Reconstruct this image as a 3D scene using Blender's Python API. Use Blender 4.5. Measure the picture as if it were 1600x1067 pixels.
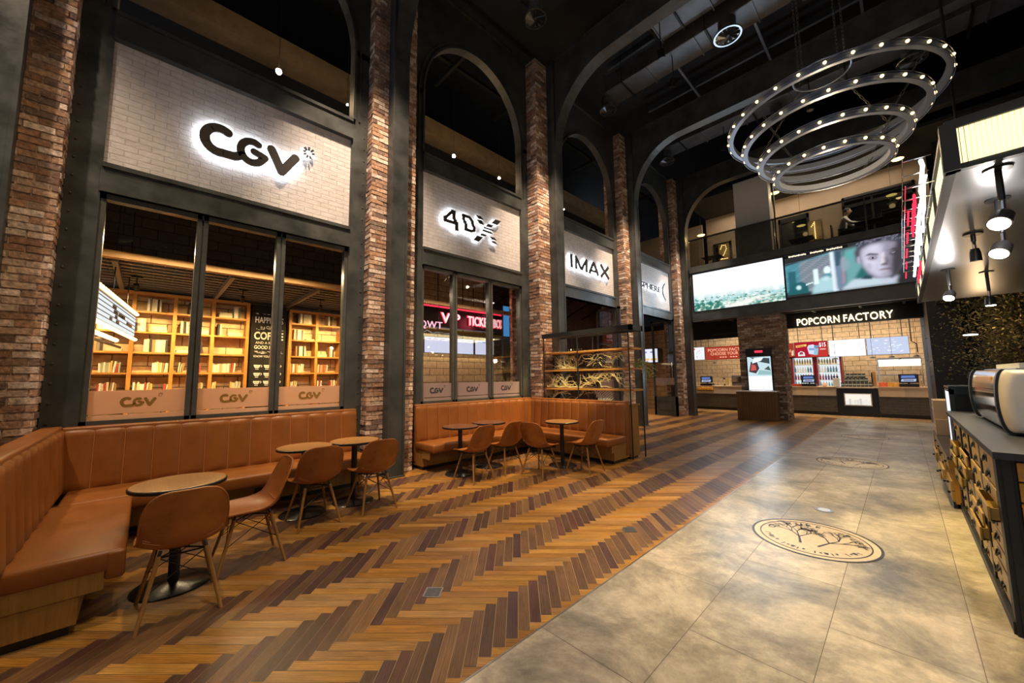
import bpy, bmesh, math, random
import numpy as np
from mathutils import Vector, Matrix
random.seed(7)
PI = math.pi
for o in list(bpy.data.objects): bpy.data.objects.remove(o)
SC = bpy.context.scene
COL = SC.collection

# ------------------------------------------------------------ camera
def make_camera():
    yaw, pit, roll = (math.radians(a) for a in (45.9, 5.5, -0.73))
    cy, sy, cp, sp = math.cos(yaw), math.sin(yaw), math.cos(pit), math.sin(pit)
    fwd = Vector((-sy*cp, cy*cp, sp)); r = Vector((cy, sy, 0)); u = r.cross(fwd)
    cr, sr = math.cos(roll), math.sin(roll)
    r2 = r*cr+u*sr; u2 = u*cr-r*sr
    c = bpy.data.cameras.new('camera'); c.lens = 588.0/1600*36; c.sensor_width = 36
    c.clip_start = 0.05; c.clip_end = 200
    o = bpy.data.objects.new('camera', c); COL.objects.link(o)
    m = Matrix((r2, u2, -fwd)).transposed().to_4x4(); m.translation = Vector((0, 0, 1.5))
    o.matrix_world = m; SC.camera = o
make_camera()

# ------------------------------------------------------------ world, exposure
W = bpy.data.worlds.new('world'); SC.world = W; W.use_nodes = True
bg = W.node_tree.nodes['Background']
bg.inputs[0].default_value = (0.66, 0.72, 0.82, 1); bg.inputs[1].default_value = 0.52
vs = SC.view_settings
vs.view_transform = 'Standard'; vs.look = 'None'; vs.exposure = 0.0; vs.gamma = 1; vs.use_curve_mapping = False

# ------------------------------------------------------------ light helpers and added hall spots
def area(loc, rot, sx, sy, power, col, spread=180):
    l = bpy.data.lights.new('area_light', 'AREA'); l.shape = 'RECTANGLE'; l.size = sx; l.size_y = sy
    l.energy = power; l.color = col; l.spread = math.radians(spread)
    o = bpy.data.objects.new('area_light', l); COL.objects.link(o); o.location = loc; o.rotation_euler = rot
    return o
def spot(loc, target, power, col, ang=60, blend=.6, rad=.06):
    l = bpy.data.lights.new('spot_light', 'SPOT'); l.energy = power; l.color = col
    l.spot_size = math.radians(ang); l.spot_blend = blend; l.shadow_soft_size = rad
    o = bpy.data.objects.new('spot_light', l); COL.objects.link(o); o.location = loc
    d = Vector(target)-Vector(loc); o.rotation_euler = d.to_track_quat('-Z', 'Y').to_euler()
    return o
def point(loc, power, col, rad=.05):
    l = bpy.data.lights.new('point_light', 'POINT'); l.energy = power; l.color = col; l.shadow_soft_size = rad
    o = bpy.data.objects.new('point_light', l); COL.objects.link(o); o.location = loc
    return o
WARM = (1.0, .66, .34); WARM2 = (1.0, .72, .42); AMBER = (1.0, .56, .2); NEUT = (1.0, .86, .7); COOL = (.75, .86, 1.0)
# bare fill spots added under the roof to light the hall
FILL_SPOTS = [((-2.4, 0.4, 8.3), (-4.2, .5, 0), 720, WARM2, 75), ((-2.6, 4.5, 8.3), (-5.2, 4.8, .8), 900, WARM2, 40),
              ((-3.6, 2.9, 8.2), (-3.0, 2.0, 0), 380, WARM2, 80), ((-2.0, 6.0, 8.3), (-2.05, 3.7, 0), 1500, NEUT, 26), ((-.7, 5.0, 8.5), (.05, 4.7, 0), 2600, (1, .72, .26), 44), ((-3.6, 4.6, 8.3), (.35, 5.2, .5), 2600, (1, .76, .28), 16), ((-.7, 8.5, 8.5), (.2, 7.8, 0), 1500, (1, .80, .42), 24),
              ((-3.2, 7.9, 8.5), (-3.0, 9.2, 0), 150, NEUT, 75), ((1.2, 1.2, 8.6), (-.4, 1.6, 0), 800, NEUT, 65),
              ((-1.2, 12.6, 8.6), (-2.0, 12.6, 0), 200, NEUT, 80)]
for py in (-1.14, 2.84, 6.88, 10.88, 14.9):   # added fill spots washing each brick pier
    FILL_SPOTS.append(((-3.6, py-1.5, 8.9), (-5.75, py-.2, 3.2), (1500 if py < 0 else 3000) if py < 12 else 1800, (1, .76, .54), 40))
for a in FILL_SPOTS: spot(*a, blend=.8, rad=.12)

# ------------------------------------------------------------ helpers
def root_loc(o):
    v = Vector((0, 0, 0))
    while o is not None: v = v+o.location; o = o.parent
    return v
class G:
    def __init__(s): s.v = []; s.f = []; s.c = []; s.u = []; s.hasc = False
    def face(s, pts, col=None, uv=None):
        i = len(s.v); s.v += [tuple(p) for p in pts]; s.f.append(list(range(i, i+len(pts)))); s.c.append(col); s.u.append(uv)
        if col: s.hasc = True
    def mesh(s, vs, fs, col=None):
        i = len(s.v); s.v += [tuple(p) for p in vs]
        for f in fs: s.f.append([i+k for k in f]); s.c.append(col); s.u.append(None)
        if col: s.hasc = True
    def box(s, x0, x1, y0, y1, z0, z1, col=None, M=None):
        vs = [Vector((x, y, z)) for z in (z0, z1) for y in (y0, y1) for x in (x0, x1)]
        if M is not None: vs = [M@v for v in vs]
        s.mesh(vs, [(0, 2, 3, 1), (4, 5, 7, 6), (0, 1, 5, 4), (2, 6, 7, 3), (0, 4, 6, 2), (1, 3, 7, 5)], col); return s
    def cbox(s, x0, x1, y0, y1, z0, z1, b, col=None):   # box with chamfered edges
        bm = bmesh.new(); bmesh.ops.create_cube(bm, size=1)
        for v in bm.verts: v.co = Vector(((x0+x1)/2+v.co.x*(x1-x0), (y0+y1)/2+v.co.y*(y1-y0), (z0+z1)/2+v.co.z*(z1-z0)))
        bmesh.ops.bevel(bm, geom=bm.edges[:], offset=b, segments=3, affect='EDGES', profile=.5)
        s.mesh([v.co.copy() for v in bm.verts], [[v.index for v in f.verts] for f in bm.faces], col); bm.free(); return s
    def tube(s, p0, p1, r0, r1=None, n=10, col=None, cap=True):
        r1 = r0 if r1 is None else r1
        return s.path([p0, p1], [r0, r1], n, col, cap)
    def path(s, pts, r, n=8, col=None, cap=True, closed=False):
        pts = [Vector(p) for p in pts]; k = len(pts)
        rs = r if isinstance(r, (list, tuple)) else [r]*k
        rings = []; prev = None
        for i, p in enumerate(pts):
            if closed: t = pts[(i+1) % k]-pts[i-1]
            else: t = pts[min(i+1, k-1)]-pts[max(i-1, 0)]
            t.normalize()
            a = prev if prev is not None else (Vector((0, 0, 1)) if abs(t.z) < .9 else Vector((1, 0, 0)))
            b = t.cross(a)
            if b.length < 1e-6: b = t.cross(Vector((0, 1, 0)))
            b.normalize(); a = b.cross(t).normalized(); prev = a
            rings.append([p+(a*math.cos(2*PI*j/n)+b*math.sin(2*PI*j/n))*rs[i] for j in range(n)])
        vs = [v for rg in rings for v in rg]; fs = []
        m = k if closed else k-1
        for i in range(m):
            i2 = (i+1) % k
            for j in range(n): fs.append((i*n+j, i*n+(j+1) % n, i2*n+(j+1) % n, i2*n+j))
        if cap and not closed: fs.append(tuple(range(n))[::-1]); fs.append(tuple((k-1)*n+j for j in range(n)))
        s.mesh(vs, fs, col); return s
    def lathe(s, prof, c=(0, 0, 0), n=32, col=None, axis='z'):
        c = Vector(c); vs = []; fs = []
        for (r, z) in prof:
            for j in range(n):
                a = 2*PI*j/n; x, y = r*math.cos(a), r*math.sin(a)
                vs.append(c+(Vector((x, y, z)) if axis == 'z' else Vector((z, x, y)) if axis == 'x' else Vector((x, z, y))))
        for i in range(len(prof)-1):
            for j in range(n): fs.append((i*n+j, i*n+(j+1) % n, (i+1)*n+(j+1) % n, (i+1)*n+j))
        if prof[0] == prof[-1]: s.mesh(vs, fs, col); return s
        if prof[0][0] > 1e-6: fs.append(tuple(range(n))[::-1])
        if prof[-1][0] > 1e-6: fs.append(tuple((len(prof)-1)*n+j for j in range(n)))
        s.mesh(vs, fs, col); return s
    def prism(s, poly, fn, d0, d1, col=None):  # poly of (a,b); fn(a,b,d)->xyz
        n = len(poly); vs = [fn(a, b, d0) for a, b in poly]+[fn(a, b, d1) for a, b in poly]
        fs = [tuple(range(n)), tuple(range(n, 2*n))[::-1]]+[(i, i+n, (i+1) % n+n, (i+1) % n) for i in range(n)]
        s.mesh(vs, fs, col); return s
    def grid(s, fn, nu, nv, col=None, wrapu=False):
        vs = [fn(i/nu, j/nv) for j in range(nv+1) for i in range(nu+1)]; fs = []
        for j in range(nv):
            for i in range(nu):
                a = j*(nu+1)+i; fs.append((a, a+1, a+nu+2, a+nu+1))
        s.mesh(vs, fs, col); return s
    def build(s, name, mat, parent=None, origin=None, smooth=False, recalc=True, angle=35):
        off = root_loc(parent) if parent is not None else Vector(origin or (0, 0, 0))
        me = bpy.data.meshes.new(name)
        me.from_pydata([tuple(Vector(v)-off) for v in s.v], [], s.f)
        if s.hasc: me.color_attributes.new('Col', 'FLOAT_COLOR', 'CORNER')
        me.uv_layers.new(name='UVMap'); me.update()
        uvl = me.uv_layers['UVMap']; ca = me.color_attributes['Col'] if s.hasc else None
        for p, c, uv in zip(me.polygons, s.c, s.u):
            n = p.normal; ax = max(range(3), key=lambda i: abs(n[i]))
            for k, li in enumerate(p.loop_indices):
                co = Vector(s.v[me.loops[li].vertex_index])
                if uv: uvl.data[li].uv = uv[k]
                else: uvl.data[li].uv = (co.y, co.z) if ax == 0 else (co.x, co.z) if ax == 1 else (co.x, co.y)
                if ca: ca.data[li].color = tuple(c or (1, 1, 1))[:3]+(1,)
        if recalc:
            bm = bmesh.new(); bm.from_mesh(me); bmesh.ops.remove_doubles(bm, verts=bm.verts, dist=1e-5) if smooth else None
            bmesh.ops.recalc_face_normals(bm, faces=bm.faces); bm.to_mesh(me); bm.free()
        if smooth:
            for p in me.polygons: p.use_smooth = True
            try: me.set_sharp_from_angle(angle=math.radians(angle))
            except Exception: pass
        me.materials.append(mat)
        o = bpy.data.objects.new(name, me); COL.objects.link(o)
        if parent is not None: o.parent = parent
        else: o.location = off
        return o
def tag(o, label=None, cat=None, group=None, kind=None):
    if label: o['label'] = label
    if cat: o['category'] = cat
    if group: o['group'] = group
    if kind: o['kind'] = kind
    return o
def thing(name, label, cat, loc=(0, 0, 0), rz=0, group=None):
    o = bpy.data.objects.new(name, None); COL.objects.link(o); o.location = loc; o.rotation_euler = (0, 0, rz)
    o.empty_display_size = .1
    return tag(o, label, cat, group)
def dup(root, loc, rz=None, label=None, group=None):
    def cp(o, par):
        c = o.copy(); COL.objects.link(c)
        if par is not None: c.parent = par
        for ch in KIDS.get(o.name, ()): cp(ch, c)
        return c
    KIDS = {}
    for o in root.children_recursive: KIDS.setdefault(o.parent.name, []).append(o)
    r = cp(root, None); r.location = loc
    if rz is not None: r.rotation_euler = (0, 0, rz)
    if label: r['label'] = label
    if group: r['group'] = group
    return r
def struct(o, label, cat='structure'):
    return tag(o, label, cat, kind='structure')

# ------------------------------------------------------------ materials
def mat(name, col=(.5, .5, .5), rough=.5, metal=0, var=0, vscale=6, bump=0, bscale=60, emit=None, es=0, vcol=False, spec=.5,
        stretch=None, uv=False, alpha=None, trans=0, ior=1.45, rvar=0, coat=0):
    m = bpy.data.materials.new(name); m.use_nodes = True; nt = m.node_tree; N = nt.nodes; L = nt.links
    b = N['Principled BSDF']; b.inputs['Roughness'].default_value = rough; b.inputs['Metallic'].default_value = metal
    b.inputs['Base Color'].default_value = (*col, 1); b.inputs['Specular IOR Level'].default_value = spec
    b.inputs['IOR'].default_value = ior; b.inputs['Transmission Weight'].default_value = trans; b.inputs['Coat Weight'].default_value = coat
    if emit: b.inputs['Emission Color'].default_value = (*emit, 1); b.inputs['Emission Strength'].default_value = es
    if alpha is not None: b.inputs['Alpha'].default_value = alpha
    src = None
    if vcol:
        a = N.new('ShaderNodeAttribute'); a.attribute_name = 'Col'; src = a.outputs['Color']; L.new(src, b.inputs['Base Color'])
        if es and not emit: L.new(src, b.inputs['Emission Color']); b.inputs['Emission Strength'].default_value = es
    if var or bump or rvar:
        tc = N.new('ShaderNodeTexCoord'); mp = N.new('ShaderNodeMapping'); L.new(tc.outputs['UV' if uv else 'Object'], mp.inputs[0])
        if stretch: mp.inputs['Scale'].default_value = stretch
        if var or rvar:
            n = N.new('ShaderNodeTexNoise'); n.inputs['Scale'].default_value = vscale; n.inputs['Detail'].default_value = 6; n.inputs['Roughness'].default_value = .6
            L.new(mp.outputs[0], n.inputs['Vector'])
            if var:
                mr = N.new('ShaderNodeMapRange'); mr.inputs[1].default_value = .3; mr.inputs[2].default_value = .7
                mr.inputs[3].default_value = 1-var; mr.inputs[4].default_value = 1+var; L.new(n.outputs['Fac'], mr.inputs[0])
                mx = N.new('ShaderNodeMix'); mx.data_type = 'RGBA'; mx.blend_type = 'MULTIPLY'; mx.inputs[0].default_value = 1
                if src: L.new(src, mx.inputs[6])
                else: mx.inputs[6].default_value = (*col, 1)
                L.new(mr.outputs[0], mx.inputs[7]); L.new(mx.outputs[2], b.inputs['Base Color'])
            if rvar:
                m2 = N.new('ShaderNodeMapRange'); m2.inputs[1].default_value = .3; m2.inputs[2].default_value = .7
                m2.inputs[3].default_value = max(.02, rough-rvar); m2.inputs[4].default_value = min(1, rough+rvar)
                L.new(n.outputs['Fac'], m2.inputs[0]); L.new(m2.outputs[0], b.inputs['Roughness'])
        if bump:
            n2 = N.new('ShaderNodeTexNoise'); n2.inputs['Scale'].default_value = bscale; n2.inputs['Detail'].default_value = 4
            L.new(mp.outputs[0], n2.inputs['Vector']); bp = N.new('ShaderNodeBump'); bp.inputs['Strength'].default_value = bump
            bp.inputs['Distance'].default_value = .01; L.new(n2.outputs['Fac'], bp.inputs['Height']); L.new(bp.outputs[0], b.inputs['Normal'])
    return m
def brick_mat(name, c1, c2, mortar, bw, bh, ms=.008, rough=.75, bump=.5, var=.15):
    m = bpy.data.materials.new(name); m.use_nodes = True; nt = m.node_tree; N = nt.nodes; L = nt.links; b = N['Principled BSDF']
    tc = N.new('ShaderNodeTexCoord'); br = N.new('ShaderNodeTexBrick'); L.new(tc.outputs['UV'], br.inputs['Vector'])
    br.inputs['Scale'].default_value = 1; br.inputs['Brick Width'].default_value = bw; br.inputs['Row Height'].default_value = bh
    br.inputs['Mortar Size'].default_value = ms; br.inputs['Mortar Smooth'].default_value = .3
    br.inputs['Color1'].default_value = (*c1, 1); br.inputs['Color2'].default_value = (*c2, 1); br.inputs['Mortar'].default_value = (*mortar, 1)
    n = N.new('ShaderNodeTexNoise'); n.inputs['Scale'].default_value = 9; n.inputs['Detail'].default_value = 6; L.new(tc.outputs['UV'], n.inputs['Vector'])
    mr = N.new('ShaderNodeMapRange'); mr.inputs[1].default_value = .3; mr.inputs[2].default_value = .7; mr.inputs[3].default_value = 1-var; mr.inputs[4].default_value = 1+var
    L.new(n.outputs['Fac'], mr.inputs[0]); mx = N.new('ShaderNodeMix'); mx.data_type = 'RGBA'; mx.blend_type = 'MULTIPLY'; mx.inputs[0].default_value = 1
    L.new(br.outputs['Color'], mx.inputs[6]); L.new(mr.outputs[0], mx.inputs[7]); L.new(mx.outputs[2], b.inputs['Base Color'])
    ad = N.new('ShaderNodeMath'); ad.operation = 'MULTIPLY_ADD'; L.new(br.outputs['Fac'], ad.inputs[0]); ad.inputs[1].default_value = -1
    n3 = N.new('ShaderNodeTexNoise'); n3.inputs['Scale'].default_value = 30; L.new(tc.outputs['UV'], n3.inputs['Vector']); L.new(n3.outputs['Fac'], ad.inputs[2])
    bp = N.new('ShaderNodeBump'); bp.inputs['Strength'].default_value = bump; bp.inputs['Distance'].default_value = .01
    L.new(ad.outputs[0], bp.inputs['Height']); L.new(bp.outputs[0], b.inputs['Normal']); b.inputs['Roughness'].default_value = rough
    return m
def wood_mat(name, c1, c2, rough=.4, along='u', scale=1.0, vcol=False, gstr=1.0, bump=.15):
    # grain streaks running along one UV axis
    m = bpy.data.materials.new(name); m.use_nodes = True; nt = m.node_tree; N = nt.nodes; L = nt.links; b = N['Principled BSDF']
    tc = N.new('ShaderNodeTexCoord'); mp = N.new('ShaderNodeMapping'); L.new(tc.outputs['UV'], mp.inputs[0])
    sc = (2.2*scale, 26*scale, 1) if along == 'u' else (26*scale, 2.2*scale, 1)
    mp.inputs['Scale'].default_value = sc
    n = N.new('ShaderNodeTexNoise'); n.inputs['Scale'].default_value = 1; n.inputs['Detail'].default_value = 5; n.inputs['Roughness'].default_value = .65; n.inputs['Distortion'].default_value = 1.2
    L.new(mp.outputs[0], n.inputs['Vector'])
    n2 = N.new('ShaderNodeTexNoise'); n2.inputs['Scale'].default_value = 5; n2.inputs['Detail'].default_value = 8; L.new(mp.outputs[0], n2.inputs['Vector'])
    ad = N.new('ShaderNodeMath'); ad.operation = 'MULTIPLY_ADD'; L.new(n2.outputs['Fac'], ad.inputs[0]); ad.inputs[1].default_value = .35; L.new(n.outputs['Fac'], ad.inputs[2])
    mr = N.new('ShaderNodeMapRange'); mr.inputs[1].default_value = .45; mr.inputs[2].default_value = .9; L.new(ad.outputs[0], mr.inputs[0])
    mx = N.new('ShaderNodeMix'); mx.data_type = 'RGBA'; L.new(mr.outputs[0], mx.inputs[0])
    if vcol:
        a = N.new('ShaderNodeAttribute'); a.attribute_name = 'Col'
        d = N.new('ShaderNodeMix'); d.data_type = 'RGBA'; d.blend_type = 'MULTIPLY'; d.inputs[0].default_value = 1
        L.new(a.outputs['Color'], d.inputs[6]); d.inputs[7].default_value = (*c1, 1)
        e = N.new('ShaderNodeMix'); e.data_type = 'RGBA'; e.blend_type = 'MULTIPLY'; e.inputs[0].default_value = 1
        L.new(a.outputs['Color'], e.inputs[6]); e.inputs[7].default_value = (*c2, 1)
        L.new(d.outputs[2], mx.inputs[6]); L.new(e.outputs[2], mx.inputs[7])
    else: mx.inputs[6].default_value = (*c1, 1); mx.inputs[7].default_value = (*c2, 1)
    L.new(mx.outputs[2], b.inputs['Base Color']); b.inputs['Roughness'].default_value = rough
    bp = N.new('ShaderNodeBump'); bp.inputs['Strength'].default_value = bump; bp.inputs['Distance'].default_value = .004
    L.new(ad.outputs[0], bp.inputs['Height']); L.new(bp.outputs[0], b.inputs['Normal'])
    return m
def glass_mat(name, tint=(1, 1, 1), refl=1.0, rough=.02, base=.05):
    m = bpy.data.materials.new(name); m.use_nodes = True; nt = m.node_tree; N = nt.nodes; L = nt.links
    N.remove(N['Principled BSDF']); out = N['Material Output']
    t = N.new('ShaderNodeBsdfTransparent'); t.inputs[0].default_value = (*tint, 1)
    g = N.new('ShaderNodeBsdfGlossy'); g.inputs['Roughness'].default_value = rough
    f = N.new('ShaderNodeFresnel'); f.inputs[0].default_value = 1.5
    mu = N.new('ShaderNodeMath'); mu.operation = 'MULTIPLY_ADD'; L.new(f.outputs[0], mu.inputs[0]); mu.inputs[1].default_value = refl; mu.inputs[2].default_value = base
    mx = N.new('ShaderNodeMixShader'); L.new(mu.outputs[0], mx.inputs[0]); L.new(t.outputs[0], mx.inputs[1]); L.new(g.outputs[0], mx.inputs[2]); L.new(mx.outputs[0], out.inputs[0])
    return m

STEEL = mat('painted_steel', (.062, .066, .064), .42, .25, var=.35, vscale=3, bump=.15, bscale=14, rvar=.12)
STEEL_D = mat('dark_steel', (.018, .018, .018), .5, .2, var=.2)
STEEL_L = mat('steel_frame', (.095, .097, .09), .4, .35, var=.2)
BLACK = mat('black_satin', (.012, .012, .013), .35)
BP_DESAT = .30
BRICKC = mat('old_brick', vcol=True, rough=.85, var=.45, vscale=26, bump=.9, bscale=45)
WHITEBRICK = brick_mat('white_brick', (.66, .61, .60), (.61, .565, .555), (.48, .445, .44), .22, .07, .006, .5, .5, .10)
BLOCK = brick_mat('cream_block', (.72, .56, .38), (.64, .48, .31), (.15, .10, .06), .46, .2, .009, .7, .5, .18)
DARKBRICK = brick_mat('dark_brick', (.10, .055, .04), (.07, .04, .03), (.16, .13, .11), .22, .072, .01, .85, .7, .3)
LEATHER = mat('tan_leather', (.25, .085, .017), .38, var=.14, vscale=4, bump=.12, bscale=160, rvar=.06)
LEATHER_C = mat('chair_leather', (.33, .108, .020), .34, var=.22, vscale=7, bump=.1, bscale=200, rvar=.08)
PIPING = mat('leather_piping', (.48, .19, .07), .4)
OAK = wood_mat('oak_panel', (.37, .19, .042), (.23, .11, .022), .45, 'v')
OAK_TOP = wood_mat('oak_table_top', (.44, .23, .075), (.33, .16, .05), .33, 'u')
WALNUT = wood_mat('walnut_top', (.17, .075, .04), (.11, .05, .027), .25, 'u')
WOODLEG = wood_mat('chair_leg_wood', (.38, .18, .038), (.26, .12, .026), .35, 'v')
DARKLEG = wood_mat('dark_leg_wood', (.09, .05, .03), (.05, .03, .02), .4, 'v')
SHELFW = wood_mat('shelf_wood', (.56, .27, .06), (.42, .19, .04), .5, 'u')
AMBERW = wood_mat('amber_wood', (.62, .31, .04), (.44, .20, .03), .38, 'u')
DRAWERW = wood_mat('drawer_wood', (.46, .29, .06), (.32, .19, .04), .4, 'u')
PODW = wood_mat('podium_wood', (.17, .085, .03), (.10, .05, .018), .5, 'v')
def plank_mat():
    m = bpy.data.materials.new('oak_planks'); m.use_nodes = True; nt = m.node_tree; N = nt.nodes; L = nt.links; b = N['Principled BSDF']
    tc = N.new('ShaderNodeTexCoord'); at = N.new('ShaderNodeAttribute'); at.attribute_name = 'Col'
    def mp(sc): q = N.new('ShaderNodeMapping'); q.inputs['Scale'].default_value = sc; L.new(tc.outputs['UV'], q.inputs[0]); return q.outputs[0]
    w = N.new('ShaderNodeTexWave'); w.wave_type = 'BANDS'; w.bands_direction = 'Y'; w.inputs['Scale'].default_value = 1; w.inputs['Distortion'].default_value = 7; w.inputs['Detail'].default_value = 3; w.inputs['Detail Scale'].default_value = 1.4; L.new(mp((1.6, 26, 1)), w.inputs['Vector'])
    n = N.new('ShaderNodeTexNoise'); n.inputs['Scale'].default_value = 1; n.inputs['Detail'].default_value = 7; n.inputs['Roughness'].default_value = .75; L.new(mp((9, 190, 1)), n.inputs['Vector'])
    n2 = N.new('ShaderNodeTexNoise'); n2.inputs['Scale'].default_value = 1; n2.inputs['Detail'].default_value = 3; L.new(mp((2.5, 9, 1)), n2.inputs['Vector'])
    def rng(x, a, c, lo, hi): r = N.new('ShaderNodeMapRange'); r.inputs[1].default_value = a; r.inputs[2].default_value = c; r.inputs[3].default_value = lo; r.inputs[4].default_value = hi; L.new(x, r.inputs[0]); return r.outputs[0]
    def mul(a, c): q = N.new('ShaderNodeMath'); q.operation = 'MULTIPLY'; L.new(a, q.inputs[0]); L.new(c, q.inputs[1]); return q.outputs[0]
    f = mul(mul(rng(w.outputs['Fac'], .15, .75, .72, 1.10), rng(n.outputs['Fac'], .35, .65, .62, 1.25)), rng(n2.outputs['Fac'], .3, .7, .75, 1.22))
    x = N.new('ShaderNodeMix'); x.data_type = 'RGBA'; x.blend_type = 'MULTIPLY'; x.inputs[0].default_value = 1; L.new(at.outputs['Color'], x.inputs[6]); L.new(f, x.inputs[7]); L.new(x.outputs[2], b.inputs['Base Color'])
    L.new(rng(n.outputs['Fac'], .3, .7, .26, .44), b.inputs['Roughness'])
    bp = N.new('ShaderNodeBump'); bp.inputs['Strength'].default_value = .25; bp.inputs['Distance'].default_value = .003; L.new(f, bp.inputs['Height']); L.new(bp.outputs[0], b.inputs['Normal'])
    return m
PLANK = plank_mat()
JOINT = mat('floor_joint', (.46, .34, .19), .6)
CHROME = mat('chrome', (.75, .75, .75), .08, 1)
BRUSHED = mat('brushed_metal', (.42, .42, .42), .32, 1, var=.08, vscale=2, stretch=(1, 30, 30))
CREAM = mat('cream_paint', (.72, .66, .58), .35, .1, var=.04)
BEIGE = mat('beige_wall', (.36, .28, .20), .8, var=.08, vscale=2)
WHITEP = mat('white_panel', (.62, .60, .56), .6, var=.05)
CEIL = mat('ceiling_black', (.022, .022, .024), .8, var=.3, vscale=1)
DUCT = mat('duct_metal', (.15, .16, .18), .45, .5, var=.3, vscale=2)
GLASS = glass_mat('window_glass', (.95, .95, .93), .55, .01, .01)
GLASS_T = glass_mat('tinted_glass', (.62, .63, .62), .9, .01, .02)
def emis(name, col, s):
    m = bpy.data.materials.new(name); m.use_nodes = True; nt = m.node_tree; nt.nodes.remove(nt.nodes['Principled BSDF'])
    e = nt.nodes.new('ShaderNodeEmission'); e.inputs[0].default_value = (*col, 1); e.inputs[1].default_value = s
    nt.links.new(e.outputs[0], nt.nodes['Material Output'].inputs[0]); return m
def emis_vcol(name, s):
    m = emis(name, (1, 1, 1), s); nt = m.node_tree; a = nt.nodes.new('ShaderNodeAttribute'); a.attribute_name = 'Col'
    e = [n for n in nt.nodes if n.type == 'EMISSION'][0]; nt.links.new(a.outputs['Color'], e.inputs[0]); return m
HALO = emis('led_halo', (.86, .92, 1), 24)
HALO2 = emis('led_halo_soft', (.86, .92, 1), 8)
BULB = emis('warm_bulb', (1, .62, .25), 6)
BULBW = emis('spot_lens', (1, .82, .6), 45)
NEONW = emis('neon_white', (.9, .96, 1), 4)
NEONR = emis('neon_red', (1, .03, .07), 2.0)
SIGNW = emis('sign_warm', (1, .78, .48), 2.6)
SIGNR = emis('sign_pinkwhite', (1, .70, .72), 1.5)
LBOX = emis('lightbox_yellow', (1, .87, .46), 1.7)
LBOXW = emis('lightbox_white', (.90, .95, 1), 1.15)
PICT = emis_vcol('screen_picture', 1.1)
PRINT = mat('printed_panel', vcol=True, rough=.5, es=.55)
MATTE = mat('matte_colours', vcol=True, rough=.6)
PAPER = mat('book_colours', vcol=True, rough=.7)
CHALK = mat('chalk_white', (.75, .75, .72), .9, emit=(.8, .8, .78), es=.12)
BOARD = mat('chalkboard', (.012, .011, .012), .8)
DARKLET = mat('sign_letters_dark', (.030, .024, .022), .5)

# ------------------------------------------------------------ floors
def herringbone():
    w, L = .072, .48; gap = .0014; s2 = math.sqrt(.5)
    g = G(); x0 = -3.0197
    gold = [(.42, .205, .040), (.35, .16, .034), (.48, .24, .048), (.31, .145, .036), (.42, .185, .030), (.43, .225, .070)]  # golden and dark tones by plank direction; sheen baked in with the real colour
    dark = [(.10, .052, .030), (.14, .070, .036), (.20, .105, .044), (.085, .040, .036), (.12, .05, .036), (.17, .088, .042), (.25, .13, .05)]
    def add(u0, u1, v0, v1, pal, alongu):
        pts = [((u-v)*s2+x0, (u+v)*s2) for u, v in ((u0+gap, v0+gap), (u1-gap, v0+gap), (u1-gap, v1-gap), (u0+gap, v1-gap))]
        if min(p[0] for p in pts) > -1.63 or max(p[0] for p in pts) < -7.4: return
        if min(p[1] for p in pts) > 17.3 or max(p[1] for p in pts) < -2.2: return
        pts = clip(pts)
        if len(pts) < 3: return
        c = random.choice(pal); k = random.uniform(.85, 1.15); c = tuple(q*k for q in c)
        ru, rv = random.uniform(0, 50), random.uniform(0, 50)
        uv = []
        for (x, y) in pts:
            xx = x-x0; u = (xx+y)*s2; v = (y-xx)*s2
            uv.append((u-u0+ru, v-v0+rv) if alongu else (v-v0+ru, u-u0+rv))
        g.face([(x, y, .0015) for x, y in pts], c, uv)
    def clip(pts):
        out = []
        for i, p in enumerate(pts):
            q = pts[(i+1) % len(pts)]
            if p[0] <= -1.635: out.append(p)
            if (p[0] <= -1.635) != (q[0] <= -1.635):
                t = (-1.635-p[0])/(q[0]-p[0]); out.append((-1.635, p[1]+t*(q[1]-p[1])))
        return out
    for m in range(-9, 9):
        for k in range(-70, 200):
            a, b = m*L+k*w, -m*L+k*w
            add(a, a+L, b, b+w, gold, True)
            add(a+L, a+L+w, b+w-L, b+w, dark, False)
    o = g.build('floor', PLANK, recalc=False); struct(o, 'herringbone oak floor of golden and dark planks, their sheen put into the colour', 'floor')
herringbone()
o = G().box(-12, -1.63, -7, 22, -.1, 0).build('floor', JOINT); struct(o, 'timber sub floor under the herringbone planks', 'floor')
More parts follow.
